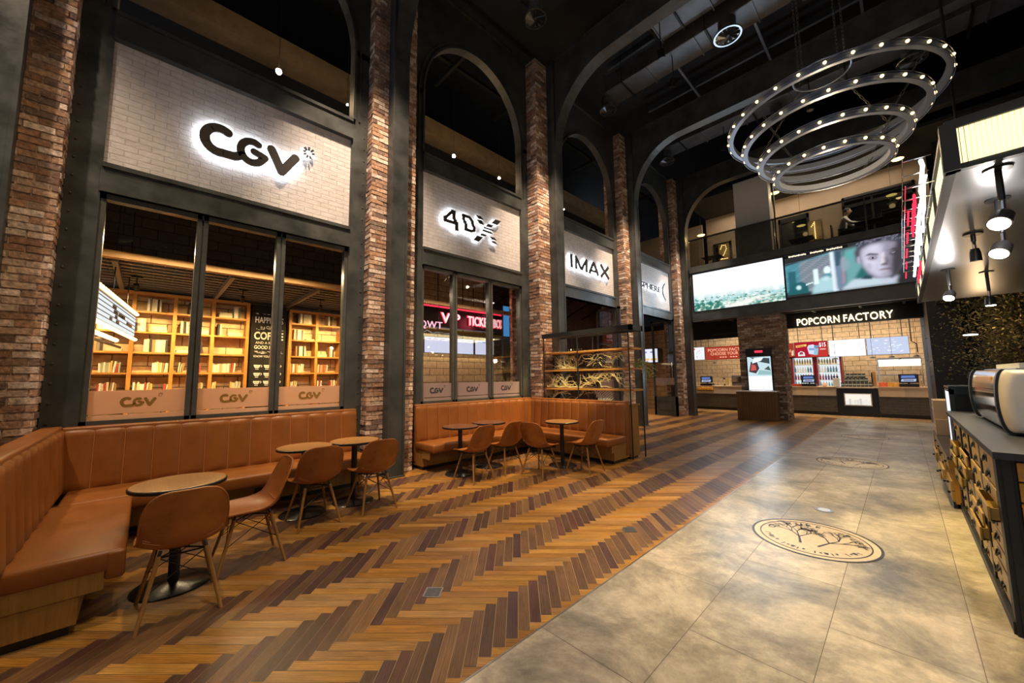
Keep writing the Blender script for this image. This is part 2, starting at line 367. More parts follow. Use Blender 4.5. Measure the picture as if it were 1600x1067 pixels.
def tile_mat():
    m = bpy.data.materials.new('concrete_tiles'); m.use_nodes = True; nt = m.node_tree; N = nt.nodes; L = nt.links; b = N['Principled BSDF']
    tc = N.new('ShaderNodeTexCoord'); mp = N.new('ShaderNodeMapping'); L.new(tc.outputs['Object'], mp.inputs[0])
    def noise(s, d, ro, dist=0, st=None):
        n = N.new('ShaderNodeTexNoise'); n.inputs['Scale'].default_value = s; n.inputs['Detail'].default_value = d; n.inputs['Roughness'].default_value = ro; n.inputs['Distortion'].default_value = dist
        L.new(mp.outputs[0], n.inputs['Vector']); return n
    a = noise(1.35, 12, .74, .35); cr = N.new('ShaderNodeValToRGB'); L.new(a.outputs['Fac'], cr.inputs[0])
    e = cr.color_ramp.elements; e[0].position = .36; e[0].color = (.15, .138, .12, 1); e[1].position = .60; e[1].color = (.56, .49, .40, 1)
    k = cr.color_ramp.elements.new(.48); k.color = (.33, .29, .235, 1)
    c = noise(9, 10, .8); mr = N.new('ShaderNodeMapRange'); mr.inputs[1].default_value = .3; mr.inputs[2].default_value = .7; mr.inputs[3].default_value = .68; mr.inputs[4].default_value = 1.18; L.new(c.outputs['Fac'], mr.inputs[0])
    at = N.new('ShaderNodeAttribute'); at.attribute_name = 'Col'
    m1 = N.new('ShaderNodeMix'); m1.data_type = 'RGBA'; m1.blend_type = 'MULTIPLY'; m1.inputs[0].default_value = 1; L.new(cr.outputs[0], m1.inputs[6]); L.new(mr.outputs[0], m1.inputs[7])
    m2 = N.new('ShaderNodeMix'); m2.data_type = 'RGBA'; m2.blend_type = 'MULTIPLY'; m2.inputs[0].default_value = 1; L.new(m1.outputs[2], m2.inputs[6]); L.new(at.outputs['Color'], m2.inputs[7])
    L.new(m2.outputs[2], b.inputs['Base Color'])
    r = N.new('ShaderNodeMapRange'); r.inputs[3].default_value = .22; r.inputs[4].default_value = .42; L.new(a.outputs['Fac'], r.inputs[0]); L.new(r.outputs[0], b.inputs['Roughness'])
    return m
TILE = tile_mat()
g = G(); xs = [-1.63, -1.0, -.42, .17, .76, 1.35, 1.94, 2.53, 3.12, 3.71, 4.3]
for i in range(len(xs)-1):
    off = .0 if i % 2 else .6
    y = -4.8+off
    while y < 16.9:
        k = random.uniform(.86, 1.12)
        y1 = min(y+1.2, 16.95)
        g.face([(xs[i]+.0018, y+.0018, .0015), (xs[i+1]-.0018, y+.0018, .0015), (xs[i+1]-.0018, y1-.0018, .0015), (xs[i]+.0018, y1-.0018, .0015)], (k, k*.99, k*.97))
        y += 1.2
o = g.build('floor', TILE, recalc=False); struct(o, 'large grey beige stone floor tiles beside the wood floor', 'floor')
o = G().box(-1.63, 9, -7, 22, -.1, 0).build('floor', mat('tile_grout', (.13, .11, .09), .7)); struct(o, 'grout bed under the stone tiles', 'floor')
o = G().box(-1.637, -1.627, -5, 16.95, -.02, .004).build('trim_1', BRUSHED); struct(o, 'thin metal strip between wood floor and stone tiles', 'trim')
g = G()
for i in range(40):
    x = -7+i*.2; k = random.uniform(.8, 1.15); g.face([(x+.002, 16.97, .002), (x+.198, 16.97, .002), (x+.198, 18.1, .002), (x+.002, 18.1, .002)], (.50*k, .30*k, .13*k), [(0, i), (0, i+.2), (1.1, i+.2), (1.1, i)])
o = g.build('floor', PLANK, recalc=False); struct(o, 'pale wood strip floor in front of the snack counter', 'floor')

# medallions inlaid in the tiles
def medallion(cx, cy, r, label):
    t = thing('floor_medallion', label, 'floor inlay', (cx, cy, .002), 0, 'round tree medallions inlaid in the tiles')
    G().lathe([(0, .0), (r*.985, .0), (r*.985, .002), (0, .002)], (cx, cy, .001), 64).build('disc', mat('medallion_sand', (.58, .47, .34), .4, var=.12, vscale=20), t)
    g = G()
    for a, b in ((r*.96, r), (r*.84, r*.862)): g.lathe([(a, .0025), (a, .0035), (b, .0035), (b, .0025), (a, .0025)], (cx, cy, .001), 64)
    g.build('ring', BLACK, t)
    rnd = random.Random(int(cy*10)); g = G(); z = .0046
    def seg(p, q, w0, w1):
        d = (q-p); n = Vector((-d.y, d.x, 0)).normalized()
        g.face([p+n*w0+Vector((0, 0, z)), p-n*w0+Vector((0, 0, z)), q-n*w1+Vector((0, 0, z)), q+n*w1+Vector((0, 0, z))])
    def br(p, ang, ln, w, d):
        q = p+Vector((math.cos(ang), math.sin(ang), 0))*ln; seg(p, q, w, w*.7)
        if d > 0:
            for _ in range(3): br(q, ang+rnd.uniform(-.75, .75), ln*rnd.uniform(.6, .85), w*.62, d-1)
    # tree trunks rise towards the far side
    for sx in (-.13, .13): br(Vector((cx+sx*r, cy-r*.42, 0)), PI/2+rnd.uniform(-.2, .2)+(-.25 if sx > 0 else .25), r*.34, r*.022, 5)
    g.build('tree_drawing', BLACK, t)
    return t
def text_mesh(s, size=1, off=0.0, ext=0, sx=1.0, spacing=1.0, align='LEFT'):
    c = bpy.data.curves.new('txt', 'FONT'); c.body = s; c.size = size; c.offset = off; c.extrude = ext; c.space_character = spacing; c.align_x = align
    c.resolution_u = 3
    o = bpy.data.objects.new('txt', c); COL.objects.link(o); bpy.context.view_layer.update()
    me = bpy.data.meshes.new_from_object(o.evaluated_get(bpy.context.evaluated_depsgraph_get()))
    vs = [Vector((v.co.x*sx, v.co.y, v.co.z)) for v in me.vertices]; fs = [list(p.vertices) for p in me.polygons]
    bpy.data.objects.remove(o); bpy.data.curves.remove(c); bpy.data.meshes.remove(me)
    return vs, fs
def fit_text(s, w, h, off=.0, ext=.5, spacing=1.0):
    """letters scaled to a w x h box, origin at lower left; z spans -1..1 when ext>0"""
    vs, fs = text_mesh(s, 1, off, ext, spacing=spacing)
    x0 = min(v.x for v in vs); x1 = max(v.x for v in vs); y0 = min(v.y for v in vs); y1 = max(v.y for v in vs)
    k = 1/ext if ext else 1
    return [Vector(((v.x-x0)/(x1-x0)*w, (v.y-y0)/(y1-y0)*h, v.z*k)) for v in vs], fs
def add_text(g, s, w, h, fn, off=0, spacing=1.0, col=None, ext=.5):
    vs, fs = fit_text(s, w, h, off, ext, spacing); g.mesh([fn(v.x, v.y, v.z) for v in vs], fs, col)
def circ_text(g, s, cx, cy, r, a0, a1, size, z=.0046):
    n = len(s)
    for i, ch in enumerate(s):
        if ch == ' ': continue
        a = a0+(a1-a0)*i/(n-1); vs, fs = text_mesh(ch, size, .006*size*4, 0); sgn = 1 if a1 < a0 else -1
        M = Matrix.Translation((cx+r*math.cos(a), cy+r*math.sin(a), z))@Matrix.Rotation(a-PI/2*sgn, 4, 'Z')@Matrix.Translation((-size*.3, -size*.35, 0))
        g.mesh([M@v for v in vs], fs)
for cx, cy, r, lb in [(-.69, 4.48, .47, 'round sand coloured floor medallion with two bare trees, nearest the camera'),
                      (-.72, 8.62, .46, 'round tree medallion in the tiles, the middle one of three'),
                      (-.74, 12.26, .42, 'round tree medallion in the tiles, nearest the snack counter')]:
    t = medallion(cx, cy, r, lb)
    g = G()
    circ_text(g, 'CULTURE  PLEX', cx, cy, r*.71, PI*.95, PI*.05, r*.17)
    for k in range(22):
        a = PI*(1.12+.76*k/21); c, s_ = math.cos(a), math.sin(a); w = r*.012*(1+(k*7 % 3)); h0, h1 = r*(.68+.02*(k % 2)), r*(.79-.025*(k*5 % 3))
        if k % 6 != 5: g.face([(cx+c*h0-s_*w, cy+s_*h0+c*w, .0046), (cx+c*h0+s_*w, cy+s_*h0-c*w, .0046), (cx+c*h1+s_*w*.6, cy+s_*h1-c*w*.6, .0046), (cx+c*h1-s_*w*.6, cy+s_*h1+c*w*.6, .0046)])
    g.build('lettering', BLACK, t, recalc=False)
t = thing('floor_light', 'small round recessed floor light behind the nearest medallion', 'floor light', (-.72, 5.47, 0))
G().lathe([(0, .001), (.085, .001), (.085, .005), (0, .005)], (-.72, 5.47, 0), 32).build('rim', BRUSHED, t)
G().lathe([(0, .004), (.055, .004), (.055, .0075), (0, .0075)], (-.72, 5.47, 0), 32).build('lens', emis('floor_lens', (1, .93, .8), .8), t)
for (x, y, a, lb) in [(-2.42, 1.54, .75, 'square steel floor outlet cover in the foreground planks'), (-1.98, 3.49, .75, 'square steel floor outlet cover close to the tile edge'),
                      (-4.42, 4.62, .3, 'small steel floor plate among the chairs by the corner bench')]:
    t = thing('floor_outlet', lb, 'floor box', (x, y, 0)); M = Matrix.Translation((x, y, 0))@Matrix.Rotation(a, 4, 'Z')
    G().box(-.062, .062, -.062, .062, .0016, .0045, M=M).build('rim', BRUSHED, t)
    G().box(-.05, .05, -.05, .05, .004, .006, M=M).build('lid', mat('lid_metal', (.16, .18, .19), .4, .8, var=.2, vscale=40), t)

# ------------------------------------------------------------ brick piers with steel columns
PY = [-1.14, 2.84, 6.88, 10.88, 14.9]
XB = -5.75; XJ = -5.94
PN0 = [-1.54, 2.44, 6.34, 10.42, 14.43]; PN1 = [-.74, 3.24, 7.28, 11.28, 15.3]; PXB = [-5.75, -5.75, -5.62, -5.70, -5.72]
BP = [(.36, .17, .08), (.42, .21, .10), (.30, .135, .07), (.25, .13, .085), (.50, .30, .18), (.19, .105, .075), (.40, .19, .09), (.36, .20, .12), (.58, .42, .31), (.64, .50, .40), (.46, .29, .19), (.42, .22, .11)]
BP = [tuple(q*(1-BP_DESAT)+BP_DESAT*m for q, m in zip(c, (sum(c)/3*1.12, sum(c)/3*.98, sum(c)/3*.88))) for c in BP]
BP += [(.62, .50, .42), (.22, .15, .12), (.50, .36, .28)]
def brick_face(g, fn, w, z0, z1, rnd):
    """one clad face: fn(a, z, d) -> world; a runs over 0..w, d is outwards"""
    rh = .0725; n = int((z1-z0)/rh); L = .215
    for i in range(n):
        z = z0+i*rh; a = -L*(.5 if i % 2 else 0)-rnd.uniform(0, .03)
        while a < w:
            b = min(a+L, w); aa = max(a, 0)
            if b-aa > .03:
                d = rnd.uniform(.004, .017); c = rnd.choice(BP); k = rnd.uniform(.8, 1.15); c = tuple(min(q*k*1.18, .9) for q in c)
                j = [rnd.uniform(-.0025, .0025) for _ in range(4)]
                A, B, Z0, Z1 = aa+.004+j[0], b-.004+j[1], z+.005+j[2], z+rh-.005+j[3]
                p = [fn(A, Z0, -.01), fn(B, Z0, -.01), fn(B, Z1, -.01), fn(A, Z1, -.01)]
                q = [fn(A+.003, Z0+.003, d), fn(B-.003, Z0+.003, d), fn(B-.003, Z1-.003, d), fn(A+.003, Z1-.003, d)]
                g.mesh(p+q, [(4, 5, 6, 7), (0, 1, 5, 4), (1, 2, 6, 5), (2, 3, 7, 6), (3, 0, 4, 7)], c)
            a += L
MORT = (.42, .31, .23)
def brick_block(x0, x1, y0, y1, z0, z1, faces, seed, t, name='brickwork'):
    rnd = random.Random(seed); g = G(); e = .012
    g.box(x0+e, x1-e, y0+e, y1-e, z0, z1, MORT)
    if '+x' in faces: brick_face(g, lambda a, z, d: (x1-.012+d, y0+a, z), y1-y0, z0, z1, rnd)
    if '-x' in faces: brick_face(g, lambda a, z, d: (x0+.012-d, y0+a, z), y1-y0, z0, z1, rnd)
    if '-y' in faces: brick_face(g, lambda a, z, d: (x0+a, y0+.012-d, z), x1-x0, z0, z1, rnd)
    if '+y' in faces: brick_face(g, lambda a, z, d: (x0+a, y1-.012+d, z), x1-x0, z0, z1, rnd)
    return g.build(name, BRICKC, t)
PN = ['at the left edge, rising behind the corner bench', 'between the first and second lettered panels', 'at the corner of the far bench and the display rack',
      'between the third and fourth lettered panels', 'farthest along the facade, touching the balcony']
ZT = 9.3
def rivets(g, fn, n, z0, z1, r=.011):
    for i in range(n):
        c = Vector(fn(z0+(z1-z0)*i/(n-1))); M = Matrix.Translation(c)
        vs = []; k = 8
        for (rr, h) in ((r, 0), (r*.8, r*.55)):
            vs += [c+Vector((h, rr*math.cos(2*PI*j/k), rr*math.sin(2*PI*j/k))) for j in range(k)]
        vs.append(c+Vector((r*.8, 0, 0)))
        g.mesh(vs, [(j, (j+1) % k, k+(j+1) % k, k+j) for j in range(k)]+[(k+j, k+(j+1) % k, 2*k) for j in range(k)])
for i, y in enumerate(PY):
    XB = PXB[i]
    t = thing('brick_pier', 'brick pier with steel column, '+PN[i], 'pier', (XB, y, 0), 0, 'brick piers along the facade')
    brick_block(-6.35, XB, PN0[i], PN1[i], 0, ZT-.05, ('+x', '-y', '+y'), 11+i, t)
    g = G(); xf = XB+.22
    g.box(XB-.03, xf, y-.13, y+.11, 0, ZT); g.box(xf-.02, xf+.012, y-.15, y-.115, 0, ZT); g.box(xf-.02, xf+.012, y+.095, y+.13, 0, ZT)
    g.box(XB, xf+.05, y-.15, y+.13, 0, .02)
    g.build('steel_column', STEEL, t)
XB = -5.75

# ------------------------------------------------------------ facade bays: plates, panels, arches
def arch_pts(y0, y1, zs, rz, n=28):
    cy = (y0+y1)/2; ry = (y1-y0)/2
    return [(cy-ry*math.cos(PI*i/n), zs+rz*math.sin(PI*i/n)**.92) for i in range(n+1)]
BAYS = [(PN1[i], PN0[i+1]) for i in range(4)]
for bi, (a, b) in enumerate([(PN0[0]-3.2, PN0[0])]+BAYS):
    g = G(); x0, x1 = XJ-.14, XJ; J = .26
    for (p, q) in ((a, a+J), (b-J, b)):
        g.box(x0, x1, p, q, 0, 7.0)
    iy0, iy1 = a+J, b-J
    pts = arch_pts(iy0, iy1, 6.9, 1.55)
    # spandrel plate above the arch
    for k in range(len(pts)-1):
        (ya, za), (yb, zb) = pts[k], pts[k+1]
        for x in (x0, x1): g.face([(x, ya, za), (x, yb, zb), (x, yb, ZT), (x, ya, ZT)])
        g.face([(x0, ya, za), (x1, ya, za), (x1, yb, zb), (x0, yb, zb)])
    for (p, q) in ((a, iy0), (iy1, b)): g.box(x0, x1, p, q, 6.9, ZT)
    g.box(x0-.1, x1+.05, a, b, ZT-.05, ZT)
    # moulded edge round the opening
    for off, wd, dp in ((0, .035, .045), (.10, .02, .02)):
        P2 = arch_pts(iy0-off, iy1+off, 6.9, 1.55+off)
        loop = [(iy0-off, 5.74)]+P2+[(iy1+off, 5.74)]
        P3 = arch_pts(iy0-off-wd, iy1+off+wd, 6.9, 1.55+off+wd); loop2 = [(iy0-off-wd, 5.74)]+P3+[(iy1+off+wd, 5.74)]
        for k in range(len(loop)-1):
            A, B, C, D = loop[k], loop[k+1], loop2[k+1], loop2[k]
            g.face([(x1+dp, *A), (x1+dp, *B), (x1+dp, *C), (x1+dp, *D)]); g.face([(x1-.01, *A), (x1-.01, *B), (x1+dp, *B), (x1+dp, *A)])
            g.face([(x1, *D), (x1, *C), (x1+dp, *C), (x1+dp, *D)])
    for yy in (a+.05, b-.055): rivets(g, lambda z: (x1, yy, z), 44, .3, 8.9, .013)
    # steel bands above and below the panel, sill
    g.box(x0, XJ+.03, iy0-.01, iy1+.01, 5.40, 5.72); g.box(x0, XJ+.055, iy0, iy1, 5.68, 5.73); g.box(x0, XJ+.055, iy0, iy1, 5.39, 5.43)
    g.box(x0, XJ+.03, iy0-.01, iy1+.01, 3.58, 3.90); g.box(x0, XJ+.055, iy0, iy1, 3.86, 3.91); g.box(x0, XJ+.055, iy0, iy1, 3.58, 3.62)
    if bi in (0, 1, 2): g.box(x0, XJ, iy0, iy1, 0, 1.06)
    o = g.build('trim_%d' % (bi+2), STEEL, recalc=False); struct(o, 'dark riveted steel frame and arch of facade bay %d' % (bi+1), 'steel frame')
    g = G().box(XJ-.10, XJ-.03, iy0, iy1, 3.88, 5.42)
    rnd = random.Random(bi)
    for _ in range(5): yy, zz = rnd.uniform(iy0+.1, iy1-.1), rnd.uniform(4, 5.3); g.box(XJ-.04, XJ-.0295, yy, yy+.012, zz, zz+.01)
    o = g.build('wall_panel', WHITEBRICK)
    struct(o, 'white painted brick sign panel of facade bay %d' % (bi+1), 'wall')

# ------------------------------------------------------------ windows of bays 1 and 2 with frosted logo bands
def stroke(pts, hw, round_=True, n=10):
    """2d thick stroke as list of convex polygons"""
    out = []
    for p, q in zip(pts, pts[1:]):
        p, q = Vector(p), Vector(q); d = (q-p).normalized(); m = Vector((-d.y, d.x))
        out.append([tuple(p+m*hw), tuple(p-m*hw), tuple(q-m*hw), tuple(q+m*hw)])
    if round_:
        for p in pts: out.append([(p[0]+hw*math.cos(2*PI*i/n*1.0), p[1]+hw*math.sin(2*PI*i/n)) for i in range(n)])
    return out
def arc(cx, cy, rx, ry, a0, a1, n=14):
    return [(cx+rx*math.cos(math.radians(a0+(a1-a0)*i/n)), cy+ry*math.sin(math.radians(a0+(a1-a0)*i/n))) for i in range(n+1)]
def cgv_polys():
    """logo in metres, about 1.07 wide, y right, z up, centred on C's left edge"""
    P = []
    P += stroke(arc(.185, .19, .145, .155, 58, 285)+[(.34, .045), (.42, .09)], .052, n=14)
    P += stroke(arc(.525, .18, .125, .140, 62, 325)+[(.665, .155), (.545, .195)], .045, n=14)
    P += stroke([(.735, .31), (.865, .045), (1.02, .30)], .054, n=14)
    return P
def spark_polys():
    P = []
    for k in range(9):
        if k in (6,): continue
        a = math.radians(90+40*k); L = (.042, .088) if k in (0, 1, 8) else (.042, .074)
        P += stroke([(1.19+math.cos(a)*L[0], .45+math.sin(a)*L[0]), (1.19+math.cos(a)*L[1], .45+math.sin(a)*L[1])], .013 if k in (0, 8, 1) else .009, False)
    return P
def polys_mesh(g, polys, fn, d0, d1, col=None):
    for i, p in enumerate(polys): g.prism(p, fn, d0-.0002*(i % 5), d1+.0002*(i % 5), col)
def frost(name, c, k):
    m = bpy.data.materials.new(name); m.use_nodes = True; nt = m.node_tree; N = nt.nodes; L = nt.links; N.remove(N['Principled BSDF'])
    d = N.new('ShaderNodeBsdfDiffuse'); t = N.new('ShaderNodeBsdfTranslucent'); x = N.new('ShaderNodeMixShader'); x.inputs[0].default_value = k
    for q in (d, t): q.inputs[0].default_value = (*c, 1)
    L.new(d.outputs[0], x.inputs[1]); L.new(t.outputs[0], x.inputs[2]); L.new(x.outputs[0], N['Material Output'].inputs[0]); return m
FROST = frost('frosted_film', (.90, .66, .47), .55)
FROST2 = frost('frosted_film_pink', (.56, .45, .44), .5)
LOGOCUT = mat('film_cutout', (.30, .17, .03), .4)
LOGOCUT2 = mat('film_cutout_dark', (.06, .055, .06), .4)
for wi, (iy0, iy1, muls) in enumerate([(BAYS[0][0]+.26, BAYS[0][1]-.26, (.40, 1.26)), (BAYS[1][0]+.26, BAYS[1][1]-.26, (4.24, 5.16))]):
    w = thing('window_%d' % (wi+1), None, None, (-6.0, (iy0+iy1)/2, 1.06)); struct(w, 'shop window %d with three panes in a steel frame' % (wi+1), 'window')
    g = G(); fx0, fx1 = -6.06, -5.955; fw = .05
    g.box(fx0, fx1, iy0, iy0+fw, 1.06, 3.58); g.box(fx0, fx1, iy1-fw, iy1, 1.06, 3.58)
    g.box(fx0, fx1, iy0, iy1, 3.52, 3.58); g.box(fx0, fx1, iy0, iy1, 1.06, 1.10)
    for m in muls: g.box(fx0, fx1, m-.055, m-.008, 1.06, 3.58); g.box(fx0, fx1, m+.008, m+.055, 1.06, 3.58); g.box(fx0+.02, fx1-.02, m-.01, m+.01, 1.06, 3.58)
    g.build('window_frame', STEEL_L, w)
    ed = [iy0+fw]+[m for m in muls]+[iy1-fw]
    for k in range(3):
        p, q = ed[k]+(.055 if k else 0), ed[k+1]-(.055 if k < 2 else 0)
        pa = G().box(-6.012, -6.004, p, q, 1.10, 3.52).build('pane', GLASS, w)
        G().box(-6.003, -6.0, p, q, 1.165, 1.415).build('frosted_band', FROST if wi == 0 else FROST2, pa)
        G().box(-6.003, -6.0, p, q, 1.10, 1.15).build('frosted_band', FROST if wi == 0 else FROST2, pa)
        g = G(); s = .27; cy = (p+q)/2-.15; polys_mesh(g, cgv_polys()+spark_polys(), lambda a, c, d: (-6.0+d, cy+a*s, 1.235+c*s), 0, .002)
        g.build('logo', LOGOCUT if wi == 0 else LOGOCUT2, pa)

# ------------------------------------------------------------ back-lit facade signs
def sign(label, y, builders, halo_off=1.0):
    t = thing('backlit_sign', label, 'sign', (XJ-.03, y, 4.3), 0, 'back-lit letter signs on the white brick panels')
    f = lambda a, c, d: (XJ-.03+d, a, c)
    for nm, fn in builders:
        g = G(); fn(g, f, .054, .085); g.build(nm, DARKLET, t)
        g = G(); fn(g, f, .045, .0525); g.build('led_backlight', HALO2 if nm in ('spark_emblem', 'thin_letters', 'striped_letter') else HALO, t)
    return t
CO = (.31, 4.40); CS = 1.04
sign('dark back-lit three letter cinema logo glowing on the first white panel', .9, [
    ('logo_letters', lambda g, f, a, b: polys_mesh(g, [[(CO[0]+p*CS, CO[1]+q*CS) for p, q in pl] for pl in cgv_polys()], f, a, b)),
    ('spark_emblem', lambda g, f, a, b: polys_mesh(g, [[(CO[0]+p*CS, CO[1]+q*CS) for p, q in pl] for pl in spark_polys()], f, a, b))])
X4 = [[(4.719, 4.869), (4.839, 4.877), (4.917, 4.823), (4.796, 4.815)], [(4.753, 4.782), (4.856, 4.791), (4.933, 4.716), (4.821, 4.712)],
      [(5.26, 4.931), (5.411, 4.931), (5.315, 4.823), (5.149, 4.827)], [(5.04, 4.767), (5.194, 4.775), (5.13, 4.714), (4.995, 4.705)],
      [(4.933, 4.674), (5.193, 4.674), (5.184, 4.650), (4.933, 4.650)], [(4.907, 4.611), (5.129, 4.607), (5.165, 4.574), (4.898, 4.580)],
      [(4.863, 4.509), (5.002, 4.511), (4.967, 4.474), (4.836, 4.471)], [(4.743, 4.429), (4.897, 4.435), (4.793, 4.319), (4.658, 4.326)],
      [(5.109, 4.503), (5.21, 4.508), (5.283, 4.462), (5.163, 4.461)], [(5.145, 4.421), (5.236, 4.425), (5.31, 4.376), (5.181, 4.394)]]
L4 = stroke([(4.134, 4.771), (3.971, 4.598)], .03, False)+stroke([(3.964, 4.62), (3.964, 4.52)], .035, False)+stroke([(3.94, 4.54), (4.26, 4.543)], .03, False)+stroke([(4.16, 4.787), (4.165, 4.6), (4.225, 4.58), (4.235, 4.40)], .035, False)+stroke([(4.10, 4.77), (4.2, 4.77)], .025, False)
LD = stroke([(4.40, 4.781), (4.405, 4.66), (4.455, 4.62), (4.46, 4.49)], .033, False)+stroke([(4.383, 4.765), (4.544, 4.765), (4.62, 4.70), (4.63, 4.63), (4.675, 4.58), (4.665, 4.52), (4.60, 4.49), (4.447, 4.49)], .028, True)
sign('dark back-lit sign reading 4DX glowing on the second white panel', 4.7, [
    ('digit', lambda g, f, a, b: polys_mesh(g, L4, f, a, b)), ('letter', lambda g, f, a, b: polys_mesh(g, LD, f, a, b)), ('striped_letter', lambda g, f, a, b: polys_mesh(g, X4, f, a, b))])
def txt_builder(s, y0, y1, z0, z1, off=.02, sp=1.0):
    def fn(g, f, a, b): add_text(g, s, y1-y0, z1-z0, lambda p, q, r: f(y0+p, z0+q, (a+b)/2+r*(b-a)/2), off, sp)
    return fn
sign('dark back-lit sign reading IMAX on the third white panel', 8.9, [(nm, (lambda P_: lambda g, f, a, b: polys_mesh(g, P_, f, a, b))(P_)) for nm, P_ in (
    ('letter', stroke([(7.96, 4.40), (7.96, 4.76)], .042, False)),
    ('letter', stroke([(8.16, 4.40), (8.16, 4.76)], .036, False)+stroke([(8.14, 4.75), (8.40, 4.43)], .036, False)+stroke([(8.40, 4.43), (8.66, 4.75)], .036, False)+stroke([(8.64, 4.40), (8.64, 4.76)], .036, False)),
    ('letter', stroke([(8.78, 4.40), (9.00, 4.75)], .040, False)+stroke([(9.00, 4.75), (9.22, 4.40)], .040, False)+stroke([(8.86, 4.49), (9.14, 4.49)], .026, False)),
    ('letter', stroke([(9.36, 4.40), (9.78, 4.76)], .042, False)+stroke([(9.36, 4.76), (9.78, 4.40)], .042, False)))])
XBR = [stroke([(13.62, 4.90), (13.42, 4.60), (13.66, 4.28)], .035, False)]
sign('thin lettered back-lit sign with a large curved X on the fourth panel', 12.7, [
    ('thin_letters', txt_builder('SPHERE', 11.75, 13.28, 4.50, 4.70, .004)),
    ('curved_letter', lambda g, f, a, b: polys_mesh(g, stroke(arc(13.95, 4.60, .50, .38, 125, 235, 12), .03, False)+stroke(arc(13.05, 4.60, .42, .24, -45, 45, 10), .008, False), f, a, b))])

# ------------------------------------------------------------ transverse roof beams
def haunch_profile(x0, x1, zc, zb, rx, n=16):
    """soffit line from the column down at (x0,zc) curving to the straight bottom zb"""
    pts = [(x0, 5.9)]
    for i in range(n+1):
        a = PI/2*i/n; pts.append((x0+rx*(1-math.cos(a)), zc+(zb-zc)*math.sin(a)**.95))
    pts.append((x1, zb)); return pts
BN = ['over the first brick pier', 'over the second brick pier', 'over the third brick pier', 'over the fourth brick pier, behind the chandelier', 'above the balcony front']
for i, y in enumerate(PY):
    P = haunch_profile(PXB[i]+.235, 9.0, 6.9, 8.58, 1.45); g = G(); y0, y1 = y-.012, y+.012
    g2 = []
    for k in range(len(P)-1):
        (xa, za), (xb, zb) = P[k], P[k+1]
        if k == 0: continue
        for yy in (y-.11, y+.09): g.face([(xa, yy, za), (xb, yy, zb), (xb, yy, ZT), (xa, yy, ZT)])
        g.face([(xa, y-.15, za), (xb, y-.15, zb), (xb, y+.13, zb), (xa, y+.13, za)])
        g.face([(xa, y-.15, za), (xb, y-.15, zb), (xb, y-.15, zb+.035), (xa, y-.15, za+.035)]); g.face([(xa, y+.13, za), (xb, y+.13, zb), (xb, y+.13, zb+.035), (xa, y+.13, za+.035)])
        g.face([(xa, y-.15, za+.035), (xb, y-.15, zb+.035), (xb, y-.11, zb+.035), (xa, y-.11, za+.035)])
    g.box(PXB[i]+.24, 9, y-.14, y+.12, ZT-.04, ZT)
    o = g.build('roof_beam', STEEL, recalc=False, origin=(-5.5, y, 8.6)); tag(o, 'deep dark steel roof beam with curved haunch '+BN[i], 'beam', 'steel roof beams across the hall')

# ------------------------------------------------------------ ceiling, outer walls
o = G().box(-13, 9, -7, 22, 11.4, 11.6).build('ceiling', CEIL); struct(o, 'black painted high ceiling slab', 'ceiling')
o = G().box(8.9, 9.1, -7, 22, 0, 11.4).build('wall_right', DARKBRICK); struct(o, 'dark brick wall on the far right of the hall', 'wall')
g = G()
for y in [-2.5, .4, 1.9, 4.3, 5.6, 8.5, 9.7, 12.4, 13.6]: g.box(-5.6, 9, y-.04, y+.04, 10.9, 11.1)
for x in [-4, -2, 0, 2, 4]: g.box(x-.03, x+.03, -6, 16, 10.75, 10.83)
o = g.build('ceiling_joists', DUCT); struct(o, 'dark ceiling joists and rails', 'ceiling')
def diffuser(t, c, r, tilt=0):
    g = G(); x, y, z = c
    g.lathe([(r*.62, .16), (r*.66, .02), (r, 0), (r*.98, -.03), (r*.86, -.03), (r*.84, 0), (r*.6, .01)], c, 28)
    g.build('outlet_ring', mat('diffuser_metal', (.30, .33, .36), .25, .9), t, smooth=True)
    g = G()
    for k in range(12):
        a = 2*PI*k/12; M = Matrix.Translation(c)@Matrix.Rotation(a, 4, 'Z')@Matrix.Translation((r*.45, 0, -.01))@Matrix.Rotation(.6, 4, 'X')
        g.box(-r*.38, r*.38, -.045, .045, -.004, .004, M=M)
    g.lathe([(0, -.04), (r*.14, -.03), (r*.14, .02), (0, .02)], c, 16)
    g.build('swirl_vanes', mat('vane_metal', (.12, .13, .15), .3, .8), t)
def duct(x0, x1, y0, y1, z0, z1, label, outs, cat='air duct'):
    t = thing('air_duct', label, cat, ((x0+x1)/2, (y0+y1)/2, z0), 0, 'ventilation ducts under the ceiling')
    G().cbox(x0, x1, y0, y1, z0, z1, .02).build('duct_run', DUCT, t)
    n = int((x1-x0)/1.2)
    for k in range(n+1):
        x = x0+(x1-x0)*k/n; G().box(x-.015, x+.015, y0-.03, y1+.03, z0-.03, z1+.03).build('flange', DUCT, t)
    for k in range(0, n+1, 2):
        x = x0+(x1-x0)*(k+.5)/(n+1); g = G()
        for y in (y0-.05, y1+.05): g.tube((x, y, z0-.05), (x, y, 11.4), .008, n=5)
        g.box(x-.02, x+.02, y0-.06, y1+.06, z0-.05, z0-.025); g.build('hanger', STEEL_D, t)
    for c, r in outs: 
        G().lathe([(r*.62, 0), (r*.62, z0-c[2]+.05)], c, 20).build('outlet_neck', DUCT, t)
        diffuser(t, c, r)
duct(-5.2, 3.5, 4.9, 5.7, 9.75, 10.25, 'dark rectangular air duct between the second and third roof beams', [((-5.0, 5.68, 9.35), .26), ((-1.9, 5.3, 9.35), .26)])
duct(-5.4, 4.5, 9.15, 9.85, 9.75, 10.25, 'dark air duct with round outlets between the third and fourth beams', [((-5.5, 9.42, 9.4), .26), ((-2.23, 9.3, 9.4), .30), ((1.2, 9.3, 9.4), .26)])
